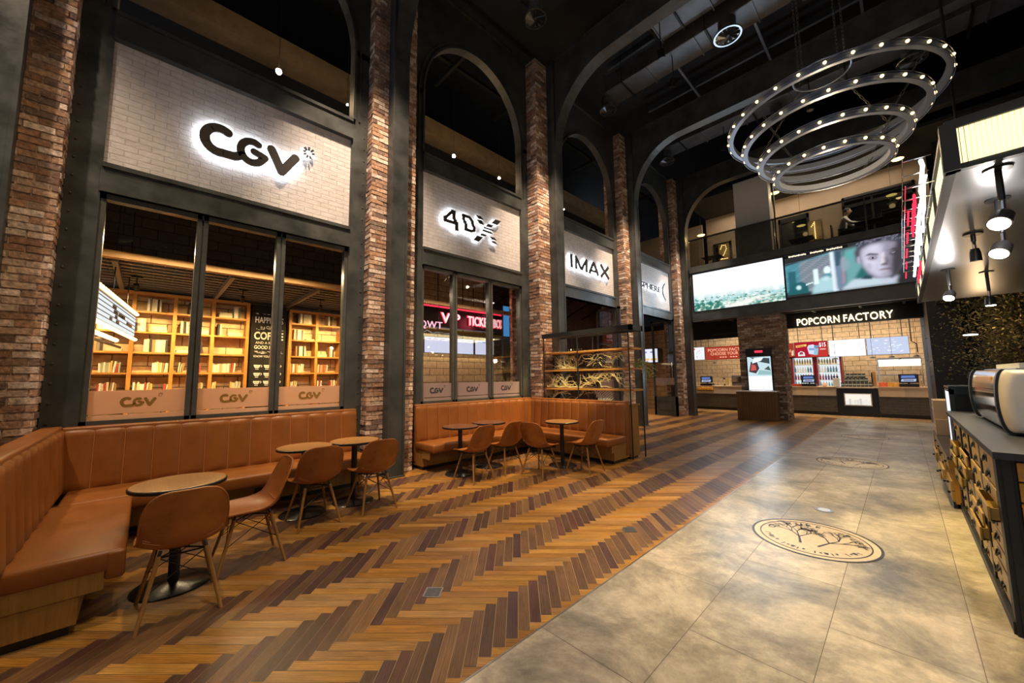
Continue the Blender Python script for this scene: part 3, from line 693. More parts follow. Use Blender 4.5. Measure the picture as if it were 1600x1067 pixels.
duct(-3.6, 6, 8.0, 9.0, 10.0, 10.6, 'wide dark air duct hanging above the chandelier', [])
duct(-5.4, 4.5, 13.1, 13.8, 9.75, 10.2, 'dark air duct with round outlets just before the balcony', [((-5.45, 13.39, 9.4), .28), ((-2.09, 13.5, 9.4), .26), ((.78, 13.5, 9.4), .3)])
duct(-5.2, 3.5, 1.0, 1.7, 9.75, 10.25, 'dark air duct high over the nearest bench', [])

# can housings added around the hall fill spots
OVER = ['nearest corner bench', 'far corner bench', 'herringbone floor in the foreground', 'floor outlet near the tile edge', 'nearest tree medallion', 'fronts of the apothecary drawers', 'middle tree medallion', 'open third bay', 'bare foreground tiles', 'tiles before the balcony',
        'first brick pier', 'second brick pier', 'third brick pier', 'fourth brick pier', 'fifth brick pier', 'drawer cabinet', 'spare']
for a, ov in zip(FILL_SPOTS, OVER):
    p = Vector(a[0]); d = (Vector(a[1])-p).normalized(); t = thing('fill_spot_can', 'small dark housing added for a fill spot aimed at the '+ov, 'spotlight', a[0], 0, 'housings added for the hall fill spots')
    q = p-d*.16
    G().path([q-d*.10, q-d*.09, q+d*.10], [.04, .075, .08], 16).build('lamp_head', BLACK, t, smooth=True); G().tube(q-d*.08, (q.x, q.y, 11.4), .012, n=6).build('rod', BLACK, t)
# ------------------------------------------------------------ chandelier
def chandelier():
    cx, cy = -.62, 8.7
    t = thing('chandelier', 'large hanging chandelier of four stacked metal rings set with warm bulbs', 'chandelier', (cx, cy, 5.2))
    RING = mat('ring_metal', (.22, .27, .38), .35, .5)
    R = [(6.22, 1.51, 15), (5.90, 1.28, 13), (5.56, 1.04, 12), (5.23, .81, 10)]
    for z, r, nb in R:
        g = G()
        g.lathe([(r-.045, -.05), (r+.03, -.05), (r+.03, -.035), (r-.03, -.035), (r-.03, .035), (r+.03, .035), (r+.03, .05), (r-.045, .05), (r-.045, -.05)], (cx, cy, z), 96)
        rg = g.build('ring', RING, t, smooth=True)
        g = G()
        for zz in (-.06, .06): g.path([(cx+(r+.045)*math.cos(2*PI*k/72), cy+(r+.045)*math.sin(2*PI*k/72), z+zz) for k in range(72)], .006, 5, closed=True)
        g.build('guard_wire', RING, rg)
        for k in range(nb*2):
            a = 2*PI*k/(nb*2); p = Vector((cx+(r+.012)*math.cos(a), cy+(r+.012)*math.sin(a), z)); q = p+Vector((math.cos(a), math.sin(a), 0))*.03
            g = G(); 
            g.lathe([(0, -.023), (.012, -.019), (.022, -.007), (.024, .004), (.019, .015), (.009, .022), (0, .024)], q, 10)
            g.build('bulb', BULB, rg, smooth=True)
    def chain(p, q):
        p, q = Vector(p), Vector(q); L = (q-p).length; n = int(L/.075); g = G(); d = (q-p).normalized()
        s1 = d.orthogonal().normalized(); s2 = d.cross(s1)
        for k in range(n):
            c = p+d*L*(k+.5)/n; s = s1 if k % 2 else s2
            g.path([c+d*math.cos(2*PI*j/8)*.048+s*math.sin(2*PI*j/8)*.018 for j in range(8)], .006, 4, closed=True)
        g.build('chain', STEEL_L, t)
    hub = 7.05
    g = G(); g.path([(cx+.42*math.cos(2*PI*k/32), cy+.42*math.sin(2*PI*k/32), hub) for k in range(32)], .016, 6, closed=True)
    g.build('hanger_ring', RING, t)
    for k in range(4):
        a = PI/4+PI/2*k+.2; c, s = math.cos(a), math.sin(a)
        chain((cx+.42*c, cy+.42*s, hub), (cx+.42*c, cy+.42*s, 10.0))
        chain((cx+.42*c, cy+.42*s, hub), (cx+1.46*c, cy+1.46*s, 6.27))
        for (za, ra, _), (zb, rb, _) in zip(R, R[1:]): chain((cx+(ra-.05)*c, cy+(ra-.05)*s, za-.04), (cx+(rb-.05)*c, cy+(rb-.05)*s, zb+.05))
    point((cx, cy, 5.0), 60, WARM, .04)
chandelier()

# ------------------------------------------------------------ benches
def bench(label, cat, segs, origin):
    t = thing('corner_bench', label, cat, origin, 0, 'tan leather corner benches'); return t
def roll_channel(g, p0, p1, up0, z0, z1, thick, nch, nrm, tilt=.05):
    """vertical padded channels between p0 and p1 (xy), facing nrm"""
    p0, p1, nrm = Vector((*p0, 0)), Vector((*p1, 0)), Vector((*nrm, 0))
    L = (p1-p0).length; d = (p1-p0)/L; w = L/nch; H = z1-z0
    for k in range(nch):
        a = p0+d*w*k
        def fn(u, v, a=a):
            z = z0+H*min(v, 1.0)
            bul = .026*(max(0, math.sin(PI*u)))**.5
            edge = 1.0
            e = min(v/.06, 1, (1-v)/.05) if v < 1 else 0
            dep = thick*(1-.0)+bul*max(0, min(1, e*1.2))-thick*.25*(1-min(1, (1-v)/.06))-tilt*v
            return a+d*w*u+nrm*dep+Vector((0, 0, z))
        g.grid(fn, 8, 14)
def make_bench(name_lbl, org, runs, ends):
    t = thing('corner_bench', name_lbl, 'bench', org, 0, 'tan leather corner benches')
    for (p0, p1, nrm, nch, back_d, seat_d, zs, zb) in runs:
        # p0..p1: wall line; nrm: into the seat
        P0, P1, N = Vector((*p0, 0)), Vector((*p1, 0)), Vector((*nrm, 0)); L = (P1-P0).length; d = (P1-P0)/L
        M = Matrix((( d.x, N.x, 0, P0.x), (d.y, N.y, 0, P0.y), (0, 0, 1, 0), (0, 0, 0, 1)))
        g = G(); roll_channel(g, p0, p1, 0, zs-.02, zb, back_d, nch, nrm); b = g.build('backrest', LEATHER, t, smooth=True, angle=60)
        g = G(); n0 = len(g.v)
        g.cbox(0, L, 0, back_d-.045, .1, zb, .018); g.v = g.v[:n0]+[tuple(M@Vector(v)) for v in g.v[n0:]]
        g.build('back_shell', LEATHER, t, smooth=True)
        g = G()
        for k in range(1, nch):
            a = P0+d*(L*k/nch); g.path([tuple(a+N*(back_d+.006-.05*v)+Vector((0, 0, zs+(zb-zs)*v))) for v in (0, .3, .6, .93)], .0035, 5)
        g.build('piping', PIPING, t)
        yield t, M, L, back_d, seat_d, zs
def seat_block(t, x0, x1, y0, y1, zt, th=.13, b=.03):
    g = G(); g.cbox(x0, x1, y0, y1, zt-th, zt, b)
    return g.build('seat_cushion', LEATHER, t, smooth=True, angle=50)
def oak_base(t, boxes, toe):
    for b in boxes: G().box(*b).build('wood_base', OAK, t)
    for b in toe: G().box(*b).build('toe_kick', BLACK, t)
# bench 1: along the first window and returning along y=-0.7
t1 = None
for t, M, L, bd, sd, zs in make_bench('tan leather corner bench in the left foreground under the first window', (-5.4, .8, 0), [
        ((-5.93, -.57), (-5.93, 2.32), (1, 0), 13, .17, .6, .45, 1.06)], None): t1 = t
def add_back(t, p0, p1, nrm, nch, bd, zs, zb):
    g = G(); roll_channel(g, p0, p1, 0, zs-.02, zb, bd, nch, nrm); g.build('backrest', LEATHER, t, smooth=True, angle=60)
    P0, P1, N = Vector((*p0, 0)), Vector((*p1, 0)), Vector((*nrm, 0)); L = (P1-P0).length; d = (P1-P0)/L
    M = Matrix((( d.x, N.x, 0, P0.x), (d.y, N.y, 0, P0.y), (0, 0, 1, 0), (0, 0, 0, 1)))
    g = G(); g.cbox(0, L, 0, bd-.045, .1, zb, .018); g.v = [tuple(M@Vector(v)) for v in g.v]; g.build('back_shell', LEATHER, t, smooth=True)
    g = G()
    for k in range(1, nch):
        a = P0+d*(L*k/nch); g.path([tuple(a+N*(bd+.006-.05*v)+Vector((0, 0, zs+(zb-zs)*v))) for v in (0, .3, .6, .93)], .0035, 5)
    g.build('piping', PIPING, t)
add_back(t1, (-5.93, -.72), (-3.0, -.72), (0, 1), 13, .19, .45, 1.07)
seat_block(t1, -5.82, -5.14, -.5, 2.32, .45); seat_block(t1, -5.14, -3.56, -.56, -.03, .45, .135)
G().cbox(-3.62, -3.555, -.12, -.028, .27, .44, .02).build('seat_corner', LEATHER, t1, smooth=True)
oak_base(t1, [(-5.9, -5.50, -.6, 2.30, .06, .33), (-5.5, -3.57, -.62, -.22, .06, .33), (-3.60, -3.565, -.62, -.12, .22, .34), (-5.5, -5.2, 2.285, 2.30, .22, .33)], [(-5.9, -5.53, -.6, 2.27, 0, .06), (-5.5, -3.60, -.6, -.25, 0, .06)])
# bench 2: along the second window and returning along y=6.3
t2 = None
for t, M, L, bd, sd, zs in make_bench('tan leather corner bench farther back under the second window', (-5.4, 4.8, 0), [
        ((-5.93, 3.33), (-5.93, 6.20), (1, 0), 13, .17, .6, .45, 1.06)], None): t2 = t
add_back(t2, (-5.93, 6.36), (-3.51, 6.36), (0, -1), 12, .19, .45, 1.05)
seat_block(t2, -5.82, -5.24, 3.32, 6.2, .45); seat_block(t2, -5.24, -3.50, 5.58, 6.2, .45)
oak_base(t2, [(-5.9, -5.60, 3.34, 6.3, .06, .33), (-5.6, -3.53, 5.82, 6.33, .06, .33), (-5.60, -5.38, 3.335, 3.35, .20, .33), (-3.56, -3.525, 5.74, 6.36, .2, .34)], [(-5.9, -5.63, 3.36, 6.3, 0, .06), (-5.6, -3.56, 5.85, 6.3, 0, .06)])
for (x, y, nx, ny) in [(-5.598, 4.12, 1, 0), (-4.86, 5.818, 0, -1), (-5.498, 1.05, 1, 0), (-5.598, 5.3, 1, 0)]:
    tt = t1 if y < 3 else t2
    G().box(x-(.003 if nx else .045), x+(.006 if nx else .045), y-(.045 if nx else .006), y+(.045 if nx else .003), .13, .22).build('socket', BLACK, tt)

# ------------------------------------------------------------ tables
def table(x, y, top, label, r=.29):
    t = thing('bistro_table', label, 'table', (x, y, 0), 0, 'round bistro tables at the benches')
    G().lathe([(0, .712), (r-.03, .712), (r-.002, .718), (r, .724), (r, .738), (r-.006, .742), (r-.010, .7425)], (x, y, 0), 48).build('table_rim', BLACK, t, smooth=True)
    G().lathe([(0, .730), (r-.008, .730), (r-.008, .7445), (r-.014, .746), (0, .746)], (x, y, 0), 48).build('table_top', top, t)
    G().lathe([(0, .018), (.034, .018), (.034, .705), (.10, .705), (.10, .715), (0, .715)], (x, y, 0), 24).build('pole', BLACK, t, smooth=True)
    G().lathe([(0, 0), (.235, 0), (.238, .006), (.225, .014), (.05, .028), (.034, .035), (0, .035)], (x, y, 0), 48).build('base_plate', mat('base_black', (.015, .015, .016), .22), t, smooth=True)
table(-3.90, .23, OAK_TOP, 'round oak topped bistro table nearest the camera, at the left')
table(-4.85, 1.36, OAK_TOP, 'round oak bistro table, middle one of the three at the near bench')
table(-4.86, 1.93, OAK_TOP, 'round oak bistro table beside the second brick pier')
table(-4.98, 3.65, WALNUT, 'round dark topped bistro table at the near end of the far bench')
table(-5.05, 4.31, WALNUT, 'round dark topped bistro table behind the first two far chairs')
table(-4.16, 5.20, OAK_TOP, 'round table with bright pale top in front of the display rack')

# ------------------------------------------------------------ chairs
def chair_shell():
    """side-chair shell facing +x, seat about 0.45 high"""
    # spine: (x, z, half width, cup)
    S = [(.245, .425, .155, .006), (.235, .437, .195, .010), (.17, .438, .225, .026), (.08, .428, .235, .040), (-.02, .420, .236, .052), (-.10, .428, .232, .062), (-.155, .455, .226, .066),
         (-.190, .510, .222, .060), (-.212, .580, .222, .048), (-.232, .650, .218, .036), (-.250, .715, .205, .026), (-.262, .765, .182, .016), (-.270, .800, .140, .008), (-.272, .812, .080, .004)]
    # smooth spine by resampling
    def cr(i, t):
        p = [S[max(0, min(len(S)-1, k))] for k in (i-1, i, i+1, i+2)]
        return tuple(.5*((2*p[1][j])+(-p[0][j]+p[2][j])*t+(2*p[0][j]-5*p[1][j]+4*p[2][j]-p[3][j])*t*t+(-p[0][j]+3*p[1][j]-3*p[2][j]+p[3][j])*t**3) for j in range(4))
    R = [cr(i, t/3) for i in range(len(S)-1) for t in range(3)]+[S[-1]]
    n = len(R); m = 16; g = G(); vs = []; vb = []
    for i, (x, z, hw, cup) in enumerate(R):
        a, b = R[max(i-1, 0)], R[min(i+1, n-1)]; tx, tz = b[0]-a[0], b[1]-a[1]; l = math.hypot(tx, tz) or 1; nx, nz = tz/l, -tx/l   # normal to the inner side
        if i < 3: nx, nz = 0, 1
        if nx < 0 and abs(nx) > abs(nz): nx, nz = -nx, -nz
        if nz < 0 and abs(nz) >= abs(nx): nx, nz = -nx, -nz
        for j in range(m+1):
            u = -1+2*j/m; c = cup*abs(u)**2.4
            vs.append((x+nx*c, u*hw, z+nz*c)); vb.append((x+nx*(c-.011), u*hw*.985, z+nz*(c-.011)))
    f = []; W = m+1
    for i in range(n-1):
        for j in range(m):
            q = (i*W+j, i*W+j+1, (i+1)*W+j+1, (i+1)*W+j); f.append(q); f.append(tuple(n*W+k for k in q[::-1]))
    bd = [j for j in range(W)]+[i*W+m for i in range(1, n)]+[(n-1)*W+j for j in range(m-1, -1, -1)]+[i*W for i in range(n-2, 0, -1)]
    for k in range(len(bd)): a, b = bd[k], bd[(k+1) % len(bd)]; f.append((a, b, n*W+b, n*W+a))
    g.mesh(vs+vb, f)
    rim = [tuple(Vector(vs[k])*.5+Vector(vb[k])*.5) for k in bd]
    return g, rim
def make_chair():
    t = thing('cafe_chair', 'x', 'chair', (0, 0, 0), 0, 'tan leather shell chairs with wooden legs')
    g, rim = chair_shell(); sh = g.build('shell', LEATHER_C, t, smooth=True, angle=50)
    G().path(rim, .0075, 6, closed=True).build('edge_piping', LEATHER_C, sh, smooth=True)
    g = G()
    for off in (-.006, .006): g.path([(-.168+off*.3, -.2+.4*k/12, .470+off+.052*abs(-1+2*k/12)**2.4) for k in range(13)], .0022, 4)
    g.build('seam', PIPING, sh)
    tops = [(.13, .12), (.13, -.12), (-.12, .12), (-.12, -.12)]; feet = [(.235, .205), (.235, -.205), (-.225, .205), (-.225, -.205)]
    for (ax, ay), (bx, by) in zip(tops, feet):
        l = G().tube((ax, ay, .395), (bx, by, 0), .0145, .010, 12).build('leg', WOODLEG, t, smooth=True)
        G().tube((ax, ay, .39), (ax*.92, ay*.92, .425), .009, .009, 8).build('bolt', BLACK, l)
    g = G()
    for (ax, ay), (bx, by) in zip(tops, feet): pass
    P = [Vector((a[0]*.35+b[0]*.65, a[1]*.35+b[1]*.65, .395*.35)) for a, b in zip(tops, feet)]; Q = [Vector((a[0], a[1], .385)) for a in tops]
    for i, j in ((0, 1), (1, 0), (2, 3), (3, 2), (0, 2), (2, 0), (1, 3), (3, 1)): g.tube(P[i].lerp(Q[i], .25), Q[j], .0032, n=5)
    for i, j in ((0, 3), (1, 2), (0, 1), (2, 3)): g.tube(Q[i], Q[j], .006, n=6)
    g.build('wire_brace', BLACK, t)
    return t
CH = [(-3.50, .24, PI, 'tan shell chair nearest the camera, its back turned to us, at the front table'),
      (-3.93, .70, -PI/2, 'tan shell chair seen from the side right of the front table'),
      (-4.48, 1.36, PI, 'tan shell chair facing the middle near table, backrest towards the hall'),
      (-4.46, 1.99, PI, 'tan shell chair nearest the second brick pier'),
      (-4.54, 3.58, PI+.05, 'tan shell chair leftmost of the four at the far bench'),
      (-4.55, 4.22, PI, 'tan shell chair second from left at the far bench'),
      (-4.06, 4.52, PI/2+.1, 'tan shell chair turned away with its back to the camera, facing the pale table'),
      (-3.66, 5.16, PI, 'tan shell chair at the right end of the far bench, seat lit')]
c0 = make_chair()
for i, (x, y, rz, lb) in enumerate(CH):
    if i == 0: c0.location = (x, y, 0); c0.rotation_euler = (0, 0, rz); c0['label'] = lb
    else: dup(c0, (x, y, 0), rz, lb)

# ------------------------------------------------------------ display rack with driftwood beside the far bench
t = thing('planter_cabinet', 'narrow oak cabinet closing the end of the far bench', 'cabinet', (-3.55, 6.6, 0))
G().box(-5.58, -3.53, 6.40, 6.72, .04, .96).build('body', OAK, t); G().box(-5.58, -3.50, 6.39, 6.74, .96, .985).build('top', OAK, t)
G().box(-3.532, -3.524, 6.45, 6.67, .12, .88).build('end_panel', OAK, t); G().box(-5.6, -3.56, 6.42, 6.70, 0, .04).build('toe_kick', BLACK, t)
t = thing('display_rack', 'black pipe display rack with three wooden shelves above the far bench', 'rack', (-4.6, 6.75, 0))
for k, (x, y) in enumerate([(-5.56, 6.38), (-4.65, 6.385), (-3.49, 6.385), (-5.56, 6.80), (-4.55, 6.80), (-3.46, 6.80)]):
    G().tube((x, y, 0 if x > -4 else 1.0), (x, y, 2.44), .013, n=10).build('post', BLACK, t, smooth=True)
for z in (1.245, 1.64, 2.02): G().cbox(-5.59, -3.44, 6.42, 6.78, z-.018, z+.018, .004).build('shelf', SHELFW, t)
g = G().box(-5.59, -3.42, 6.36, 6.44, 2.36, 2.46); g.box(-5.59, -3.42, 6.76, 6.82, 2.36, 2.46); g.box(-3.47, -3.42, 6.36, 6.82, 2.36, 2.46); g.build('top_frame', BLACK, t)
DRIFT = mat('driftwood', (.78, .68, .38), .7, var=.25, vscale=12, bump=.4, bscale=40)
def driftwood(x0, x1, y, z, seed, label, nb=9):
    rnd = random.Random(seed); t = thing('driftwood_branch', label, 'driftwood', ((x0+x1)/2, y, z), 0, 'pale driftwood on the display rack')
    def walk(p, d, r, n, st):
        pts = [p]; rs = [r]
        for k in range(n):
            d = (d+Vector((rnd.uniform(-.35, .35), rnd.uniform(-.3, .3), rnd.uniform(-.45, .45)))).normalized(); q = pts[-1]+d*st
            q.z = max(q.z, z+.02+r*.2); q.y = min(max(q.y, 6.47), 6.72); q.x = max(q.x, -5.56); q.z = min(q.z, z+.30); pts.append(q); rs.append(r*(1-.8*(k+1)/n))
        return pts, rs
    g = G(); p, r = walk(Vector((x0, y, z+.08)), Vector((1, 0, .15)), .017, int((x1-x0)/.07), .07); r = [q*1.4 for q in r]; g.path(p, r, 7); main = g.build('trunk', DRIFT, t, smooth=True)
    g = G()
    for k in range(nb):
        b = rnd.choice(p[:-2]); q, r2 = walk(b, Vector((rnd.uniform(-.6, 1), rnd.uniform(-.6, .2), rnd.uniform(-.5, 1))), .013, rnd.randint(4, 9), .05); g.path(q, r2, 5)
        for _ in range(4):
            c, r3 = walk(rnd.choice(q), Vector((rnd.uniform(-1, 1), rnd.uniform(-.6, .2), rnd.uniform(-.6, 1))), .007, 6, .045); g.path(c, r3, 4)
    g.build('twigs', DRIFT, t, smooth=True)
driftwood(-5.3, -4.3, 6.55, 1.66, 3, 'tangled driftwood branch on the middle shelf of the rack, left side', 20)
driftwood(-4.5, -3.5, 6.55, 1.66, 5, 'tangled driftwood branch on the middle shelf of the rack, right side', 20)
driftwood(-5.5, -4.5, 6.55, 1.265, 8, 'driftwood branch on the lowest shelf of the rack, left side', 16)
driftwood(-4.6, -3.5, 6.55, 1.265, 13, 'driftwood branch on the lowest shelf of the rack, right side', 16)
driftwood(-5.5, -3.9, 6.6, .985, 17, 'driftwood branch lying on the cabinet behind the far bench', 14)
def wing(cx, cz, L, ang, m, label, nf=11):
    t = thing('feather_ornament', label, 'ornament', (cx, 6.5, cz)); g = G(); M = Matrix.Translation((cx, 6.5, cz))@Matrix.Rotation(-ang, 4, 'Y')
    for k in range(nf):
        u = k/(nf-1); w = L*.42*math.sin(PI*(.12+.8*u))
        for s in (-1, 1):
            p = [(L*(u-.5), .0, 0), (L*(u-.5)+w*.45, .012, s*w), (L*(u-.5)+w*.60, .012, s*w*.92), (L*(u-.5)+L*.055, 0, 0)]
            g.mesh([M@Vector(q) for q in p]+[M@(Vector(q)+Vector((0, .006, 0))) for q in p], [(0, 1, 2, 3), (7, 6, 5, 4), (0, 4, 5, 1), (1, 5, 6, 2), (2, 6, 7, 3)])
    g.build('feathers', m, t); G().tube(M@Vector((-L*.6, .003, 0)), M@Vector((L*.5, .003, 0)), .008, .003, 6).build('quill', CREAM, t)
wing(-4.28, 1.83, .42, .45, BLACK, 'dark feather shaped ornament standing in the driftwood on the middle shelf')
wing(-4.15, 1.12, .42, -.5, mat('pale_feather', (.7, .7, .66), .5), 'white feather shaped ornament on the cabinet behind the far bench')
wing(-3.62, 1.12, .26, .9, DRIFT, 'small dried leaf ornament at the right end of the oak cabinet')
LG = mat('dry_leaves', (.30, .32, .10), .7, var=.3)
rnd = random.Random(4); g = G()
for s in range(16):
    p = Vector((-3.5, 6.55, 1.66+rnd.uniform(0, .06))); d = Vector((rnd.uniform(.5, 1), rnd.uniform(-.4, .3), rnd.uniform(-.1, .7))); pts = []
    for k in range(9): pts.append(tuple(p)); p = p+d.normalized()*.055; d.z -= .17
    g.path(pts, .003, 4)
    for q in pts[2:]:
        q = Vector(q); a = Vector((rnd.uniform(-1, 1), rnd.uniform(-1, 1), rnd.uniform(-1, .3))).normalized()*.05; b = Vector((a.y, -a.x, .2)).normalized()*.008
        g.face([q, q+a*.5+b, q+a, q+a*.5-b])
o = g.build('trailing_plant', LG, origin=(-3.5, 6.55, 1.66)); tag(o, 'dry trailing plant hanging off the right end of the rack', 'plant')

# fill spots added over the seating and the driftwood rack
spot((-4.5, 6.7, 3.5), (-4.6, 5.4, 0), 400, (1, .64, .32), 70, .7, .03)
spot((-5.0, 6.5, 2.30), (-5.62, 6.6, 1.3), 120, (1, .74, .3), 80, .8, .03)
spot((-3.4, 4.6, 4.6), (-4.5, 6.6, 1.5), 750, (1, .80, .36), 26, .6, .03)
spot((-4.2, 6.6, 2.33), (-4.2, 6.6, 1), 14, (1, .80, .4), 120, .8, .03)

# ------------------------------------------------------------ shop interior behind windows 1 and 2
XW = -9.72
def wall(name, m, *b, lab='wall'):
    o = G().box(*b).build(name, m); return struct(o, lab, 'wall')
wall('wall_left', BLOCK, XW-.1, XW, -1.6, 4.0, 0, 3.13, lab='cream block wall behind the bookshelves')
wall('wall_left_upper', DARKBRICK if False else brick_mat('shadow_block', (.22, .185, .16), (.18, .155, .13), (.05, .04, .035), .46, .2), XW-.1, XW, -1.6, 4.0, 3.13, 5.4, lab='block wall above the bookshelves, shade put into its colour')  # same wall as below, its shade put into a darker block colour
wall('wall_shop_side', BLOCK, -9.8, -6.3, -1.7, -1.6, 0, 5.4, lab='side wall of the bookshop bay')
wall('wall_shop_divider', BEIGE, -9.8, -8.6, 4.0, 4.1, 0, 5.4, lab='dividing wall of the bookshop bay')
o = G().box(-12, -6.38, -1.7, 17, 5.4, 5.5).build('ceiling', CEIL); struct(o, 'dark ceiling of the shops behind the facade', 'ceiling')
o = G().box(-12, -6.1, -1.7, 17, .0, .006).build('floor', OAK_TOP); struct(o, 'wood floor of the shops behind the facade', 'floor')
SX0, SX1 = -9.70, -9.42
SH = [.92, 1.29, 1.66, 2.03, 2.40, 2.77]
def bookcase(y0, y1, ups, label, ztop):
    t = thing('bookcase', label, 'bookcase', (SX0, (y0+y1)/2, 0), 0, 'oak bookcases on the block wall')
    for y in ups: G().box(SX0, SX1, y-.028, y+.028, 0, ztop).build('upright', SHELFW, t)
    G().box(SX0, SX1+.004, y0-.028, y1+.028, ztop-.05, ztop+.004).build('top_board', SHELFW, t)
    for z in SH: G().box(SX0, SX1-.006, y0, y1, z-.016, z+.016).build('shelf', SHELFW, t)
bookcase(-1.3, 1.46, [-1.3, -.78, -.23, .32, .89, 1.46], 'long oak bookcase behind the first window, left of the chalkboard', 3.13)
bookcase(2.25, 3.35, [2.25, 2.80, 3.35], 'narrow oak bookcase behind the first window, right of the chalkboard', 3.08)
BC = {'cream': (.62, .56, .44), 'white': (.75, .73, .68), 'dark brown': (.035, .028, .026), 'tan': (.34, .20, .09), 'red': (.38, .06, .04), 'grey': (.16, .15, .14), 'pale green': (.35, .42, .30), 'yellow': (.60, .42, .12)}
SHN = {.92: 'lowest shelf', 1.29: 'shelf just above the frosted band', 1.66: 'second shelf up', 2.03: 'third shelf up', 2.40: 'fourth shelf up', 2.77: 'top shelf'}
CELLN = ['leftmost bay', 'second bay', 'third bay', 'fourth bay', 'last bay before the chalkboard', 'first bay right of chalkboard', 'far right bay']
CELL = [(-1.27, -.81), (-.75, -.26), (-.20, .29), (.35, .86), (.92, 1.43), (2.28, 2.77), (2.83, 3.32)]
ORD = ['first', 'second', 'third', 'fourth', 'fifth', 'sixth', 'seventh', 'eighth', 'ninth', 'tenth', 'eleventh', 'twelfth', 'thirteenth', 'fourteenth', 'fifteenth']
brnd = random.Random(21)
def book(y, z, th, h, d, cn, lean, label, flat=False):
    g = G(); c = BC[cn]; pg = (.70, .64, .50)
    x1 = SX1-.03
    M = Matrix.Translation((x1-d, y, z))@Matrix.Rotation(lean, 4, 'X')
    if flat: M = Matrix.Translation((x1-d, y, z))
    w, hh = (th, h) if not flat else (h, th)
    g.box(0, d, 0, w, 0, hh, c, M); 
    o = g.build('book', PAPER, origin=(x1-d, y, z)); tag(o, label, 'book', 'books on the oak bookcases')
    g = G()
    if not flat: g.box(.004, d-.006, .002, w-.002, hh-.001, hh+.002, pg, M)
    else: g.box(d-.001, d+.003, .006, w-.006, .003, hh-.003, pg, M)
    g.build('pages', PAPER, o)
LAY = {  # (cell, shelf): list of (start, kind, n)
 (2, 2.77): [(.14, 'S', 6)], (3, 2.77): [(.16, 'S', 3)], (4, 2.77): [(.06, 'F', 4), (.30, 'S', 3)], (5, 2.77): [(.13, 'S', 7)], (6, 2.77): [(.22, 'S', 3)],
 (0, 2.40): [(.05, 'S', 4)], (2, 2.40): [(.0, 'S', 4), (.22, 'F', 3)], (1, 2.40): [(.10, 'S', 4)], (3, 2.40): [(.06, 'S', 3), (.26, 'F', 3)], (4, 2.40): [(.05, 'S', 2), (.22, 'F', 3)], (5, 2.40): [(.05, 'S', 6), (.3, 'F', 1)],
 (1, 2.03): [(.0, 'S', 5), (.22, 'F', 2)], (2, 2.03): [(.13, 'S', 9)], (3, 2.03): [(.02, 'F', 2), (.26, 'S', 4)], (5, 2.03): [(.10, 'S', 6)], (6, 2.03): [(.0, 'F', 2), (.26, 'S', 3)],
 (1, 1.66): [(.15, 'T', 9)], (2, 1.66): [(.26, 'T', 8)], (3, 1.66): [(.06, 'T', 3), (.28, 'T', 4)], (4, 1.66): [(.0, 'T', 13)], (5, 1.66): [(.0, 'T', 9)], (6, 1.66): [(.02, 'T', 7)],
 (1, 1.29): [(.15, 'T', 8)], (2, 1.29): [(.03, 'T', 9), (.42, 'T', 2)], (3, 1.29): [(.30, 'T', 5)], (4, 1.29): [(.0, 'T', 2), (.30, 'T', 6)], (5, 1.29): [(.02, 'T', 4)], (6, 1.29): [(.02, 'T', 3), (.3, 'T', 5)]}
for (ci, z), rows in LAY.items():
    a, b = CELL[ci]; cnt = 0
    for st, kind, n in rows:
        y = a+st; zz = z+.017
        for k in range(n):
            if kind == 'S': th = brnd.uniform(.026, .040); h = brnd.uniform(.22, .235); cn = brnd.choice(['white', 'cream', 'cream', 'dark brown', 'tan', 'white', 'grey']); d = .2
            elif kind == 'T': th = brnd.uniform(.020, .032); h = brnd.uniform(.15, .20); cn = brnd.choice(['cream', 'white', 'white', 'cream', 'red', 'yellow', 'pale green', 'tan']); d = .14
            else: th = brnd.uniform(.022, .034); h = brnd.uniform(.19, .22); cn = brnd.choice(['white', 'cream', 'cream', 'grey']); d = .16
            if kind != 'F' and y+th > b: break
            if kind == 'F' and y+h > b: h = b-y-.01
            lb = '%s book, %s from left, %s, %s' % (cn, ORD[min(cnt, 14)], CELLN[ci], SHN[z]); lb = ' '.join(lb.split()[:16])
            lean = -brnd.uniform(.0, .12) if (kind == 'T' and k > n-4) else 0
            book(y, zz, th, h, d, cn, lean, lb, kind == 'F'); cnt += 1
            if kind == 'F': zz += th+.001
            else: y += th+.002+(abs(lean)*.05)
# chalkboard
t = thing('chalkboard', 'tall black coffee chalkboard with white lettering between the two bookcases', 'chalkboard', (-9.5, 1.85, 1.0))
G().box(-9.718, -9.5, 1.53, 2.18, .0, 3.12).build('board', BOARD, t)
g = G(); fb = lambda y, z: (lambda p, q, r: (-9.499+.001+r*.0005, y+p, z+q))
for s, w, h, z, y, o_ in [('HAPPINESS', .52, .13, 2.74, 1.60, .01), ('is a CUP of', .30, .06, 2.62, 1.70, 0), ('COFFEE', .54, .17, 2.38, 1.59, .03), ('AND A REALLY', .46, .05, 2.29, 1.62, 0), ('GOOD BOOK', .50, .075, 2.18, 1.60, .015), ('KNOW YOUR COFFEE', .50, .045, 2.0, 1.60, 0)]:
    add_text(g, s, w, h, fb(y, z), o_)
for k in range(60):
    y = 1.6+brnd.uniform(0, .5); z = brnd.choice([2.93, 2.12, 2.09, 2.60])+brnd.uniform(-.012, .012); g.box(-9.4995, -9.498, y, y+brnd.uniform(.01, .05), z, z+.006)
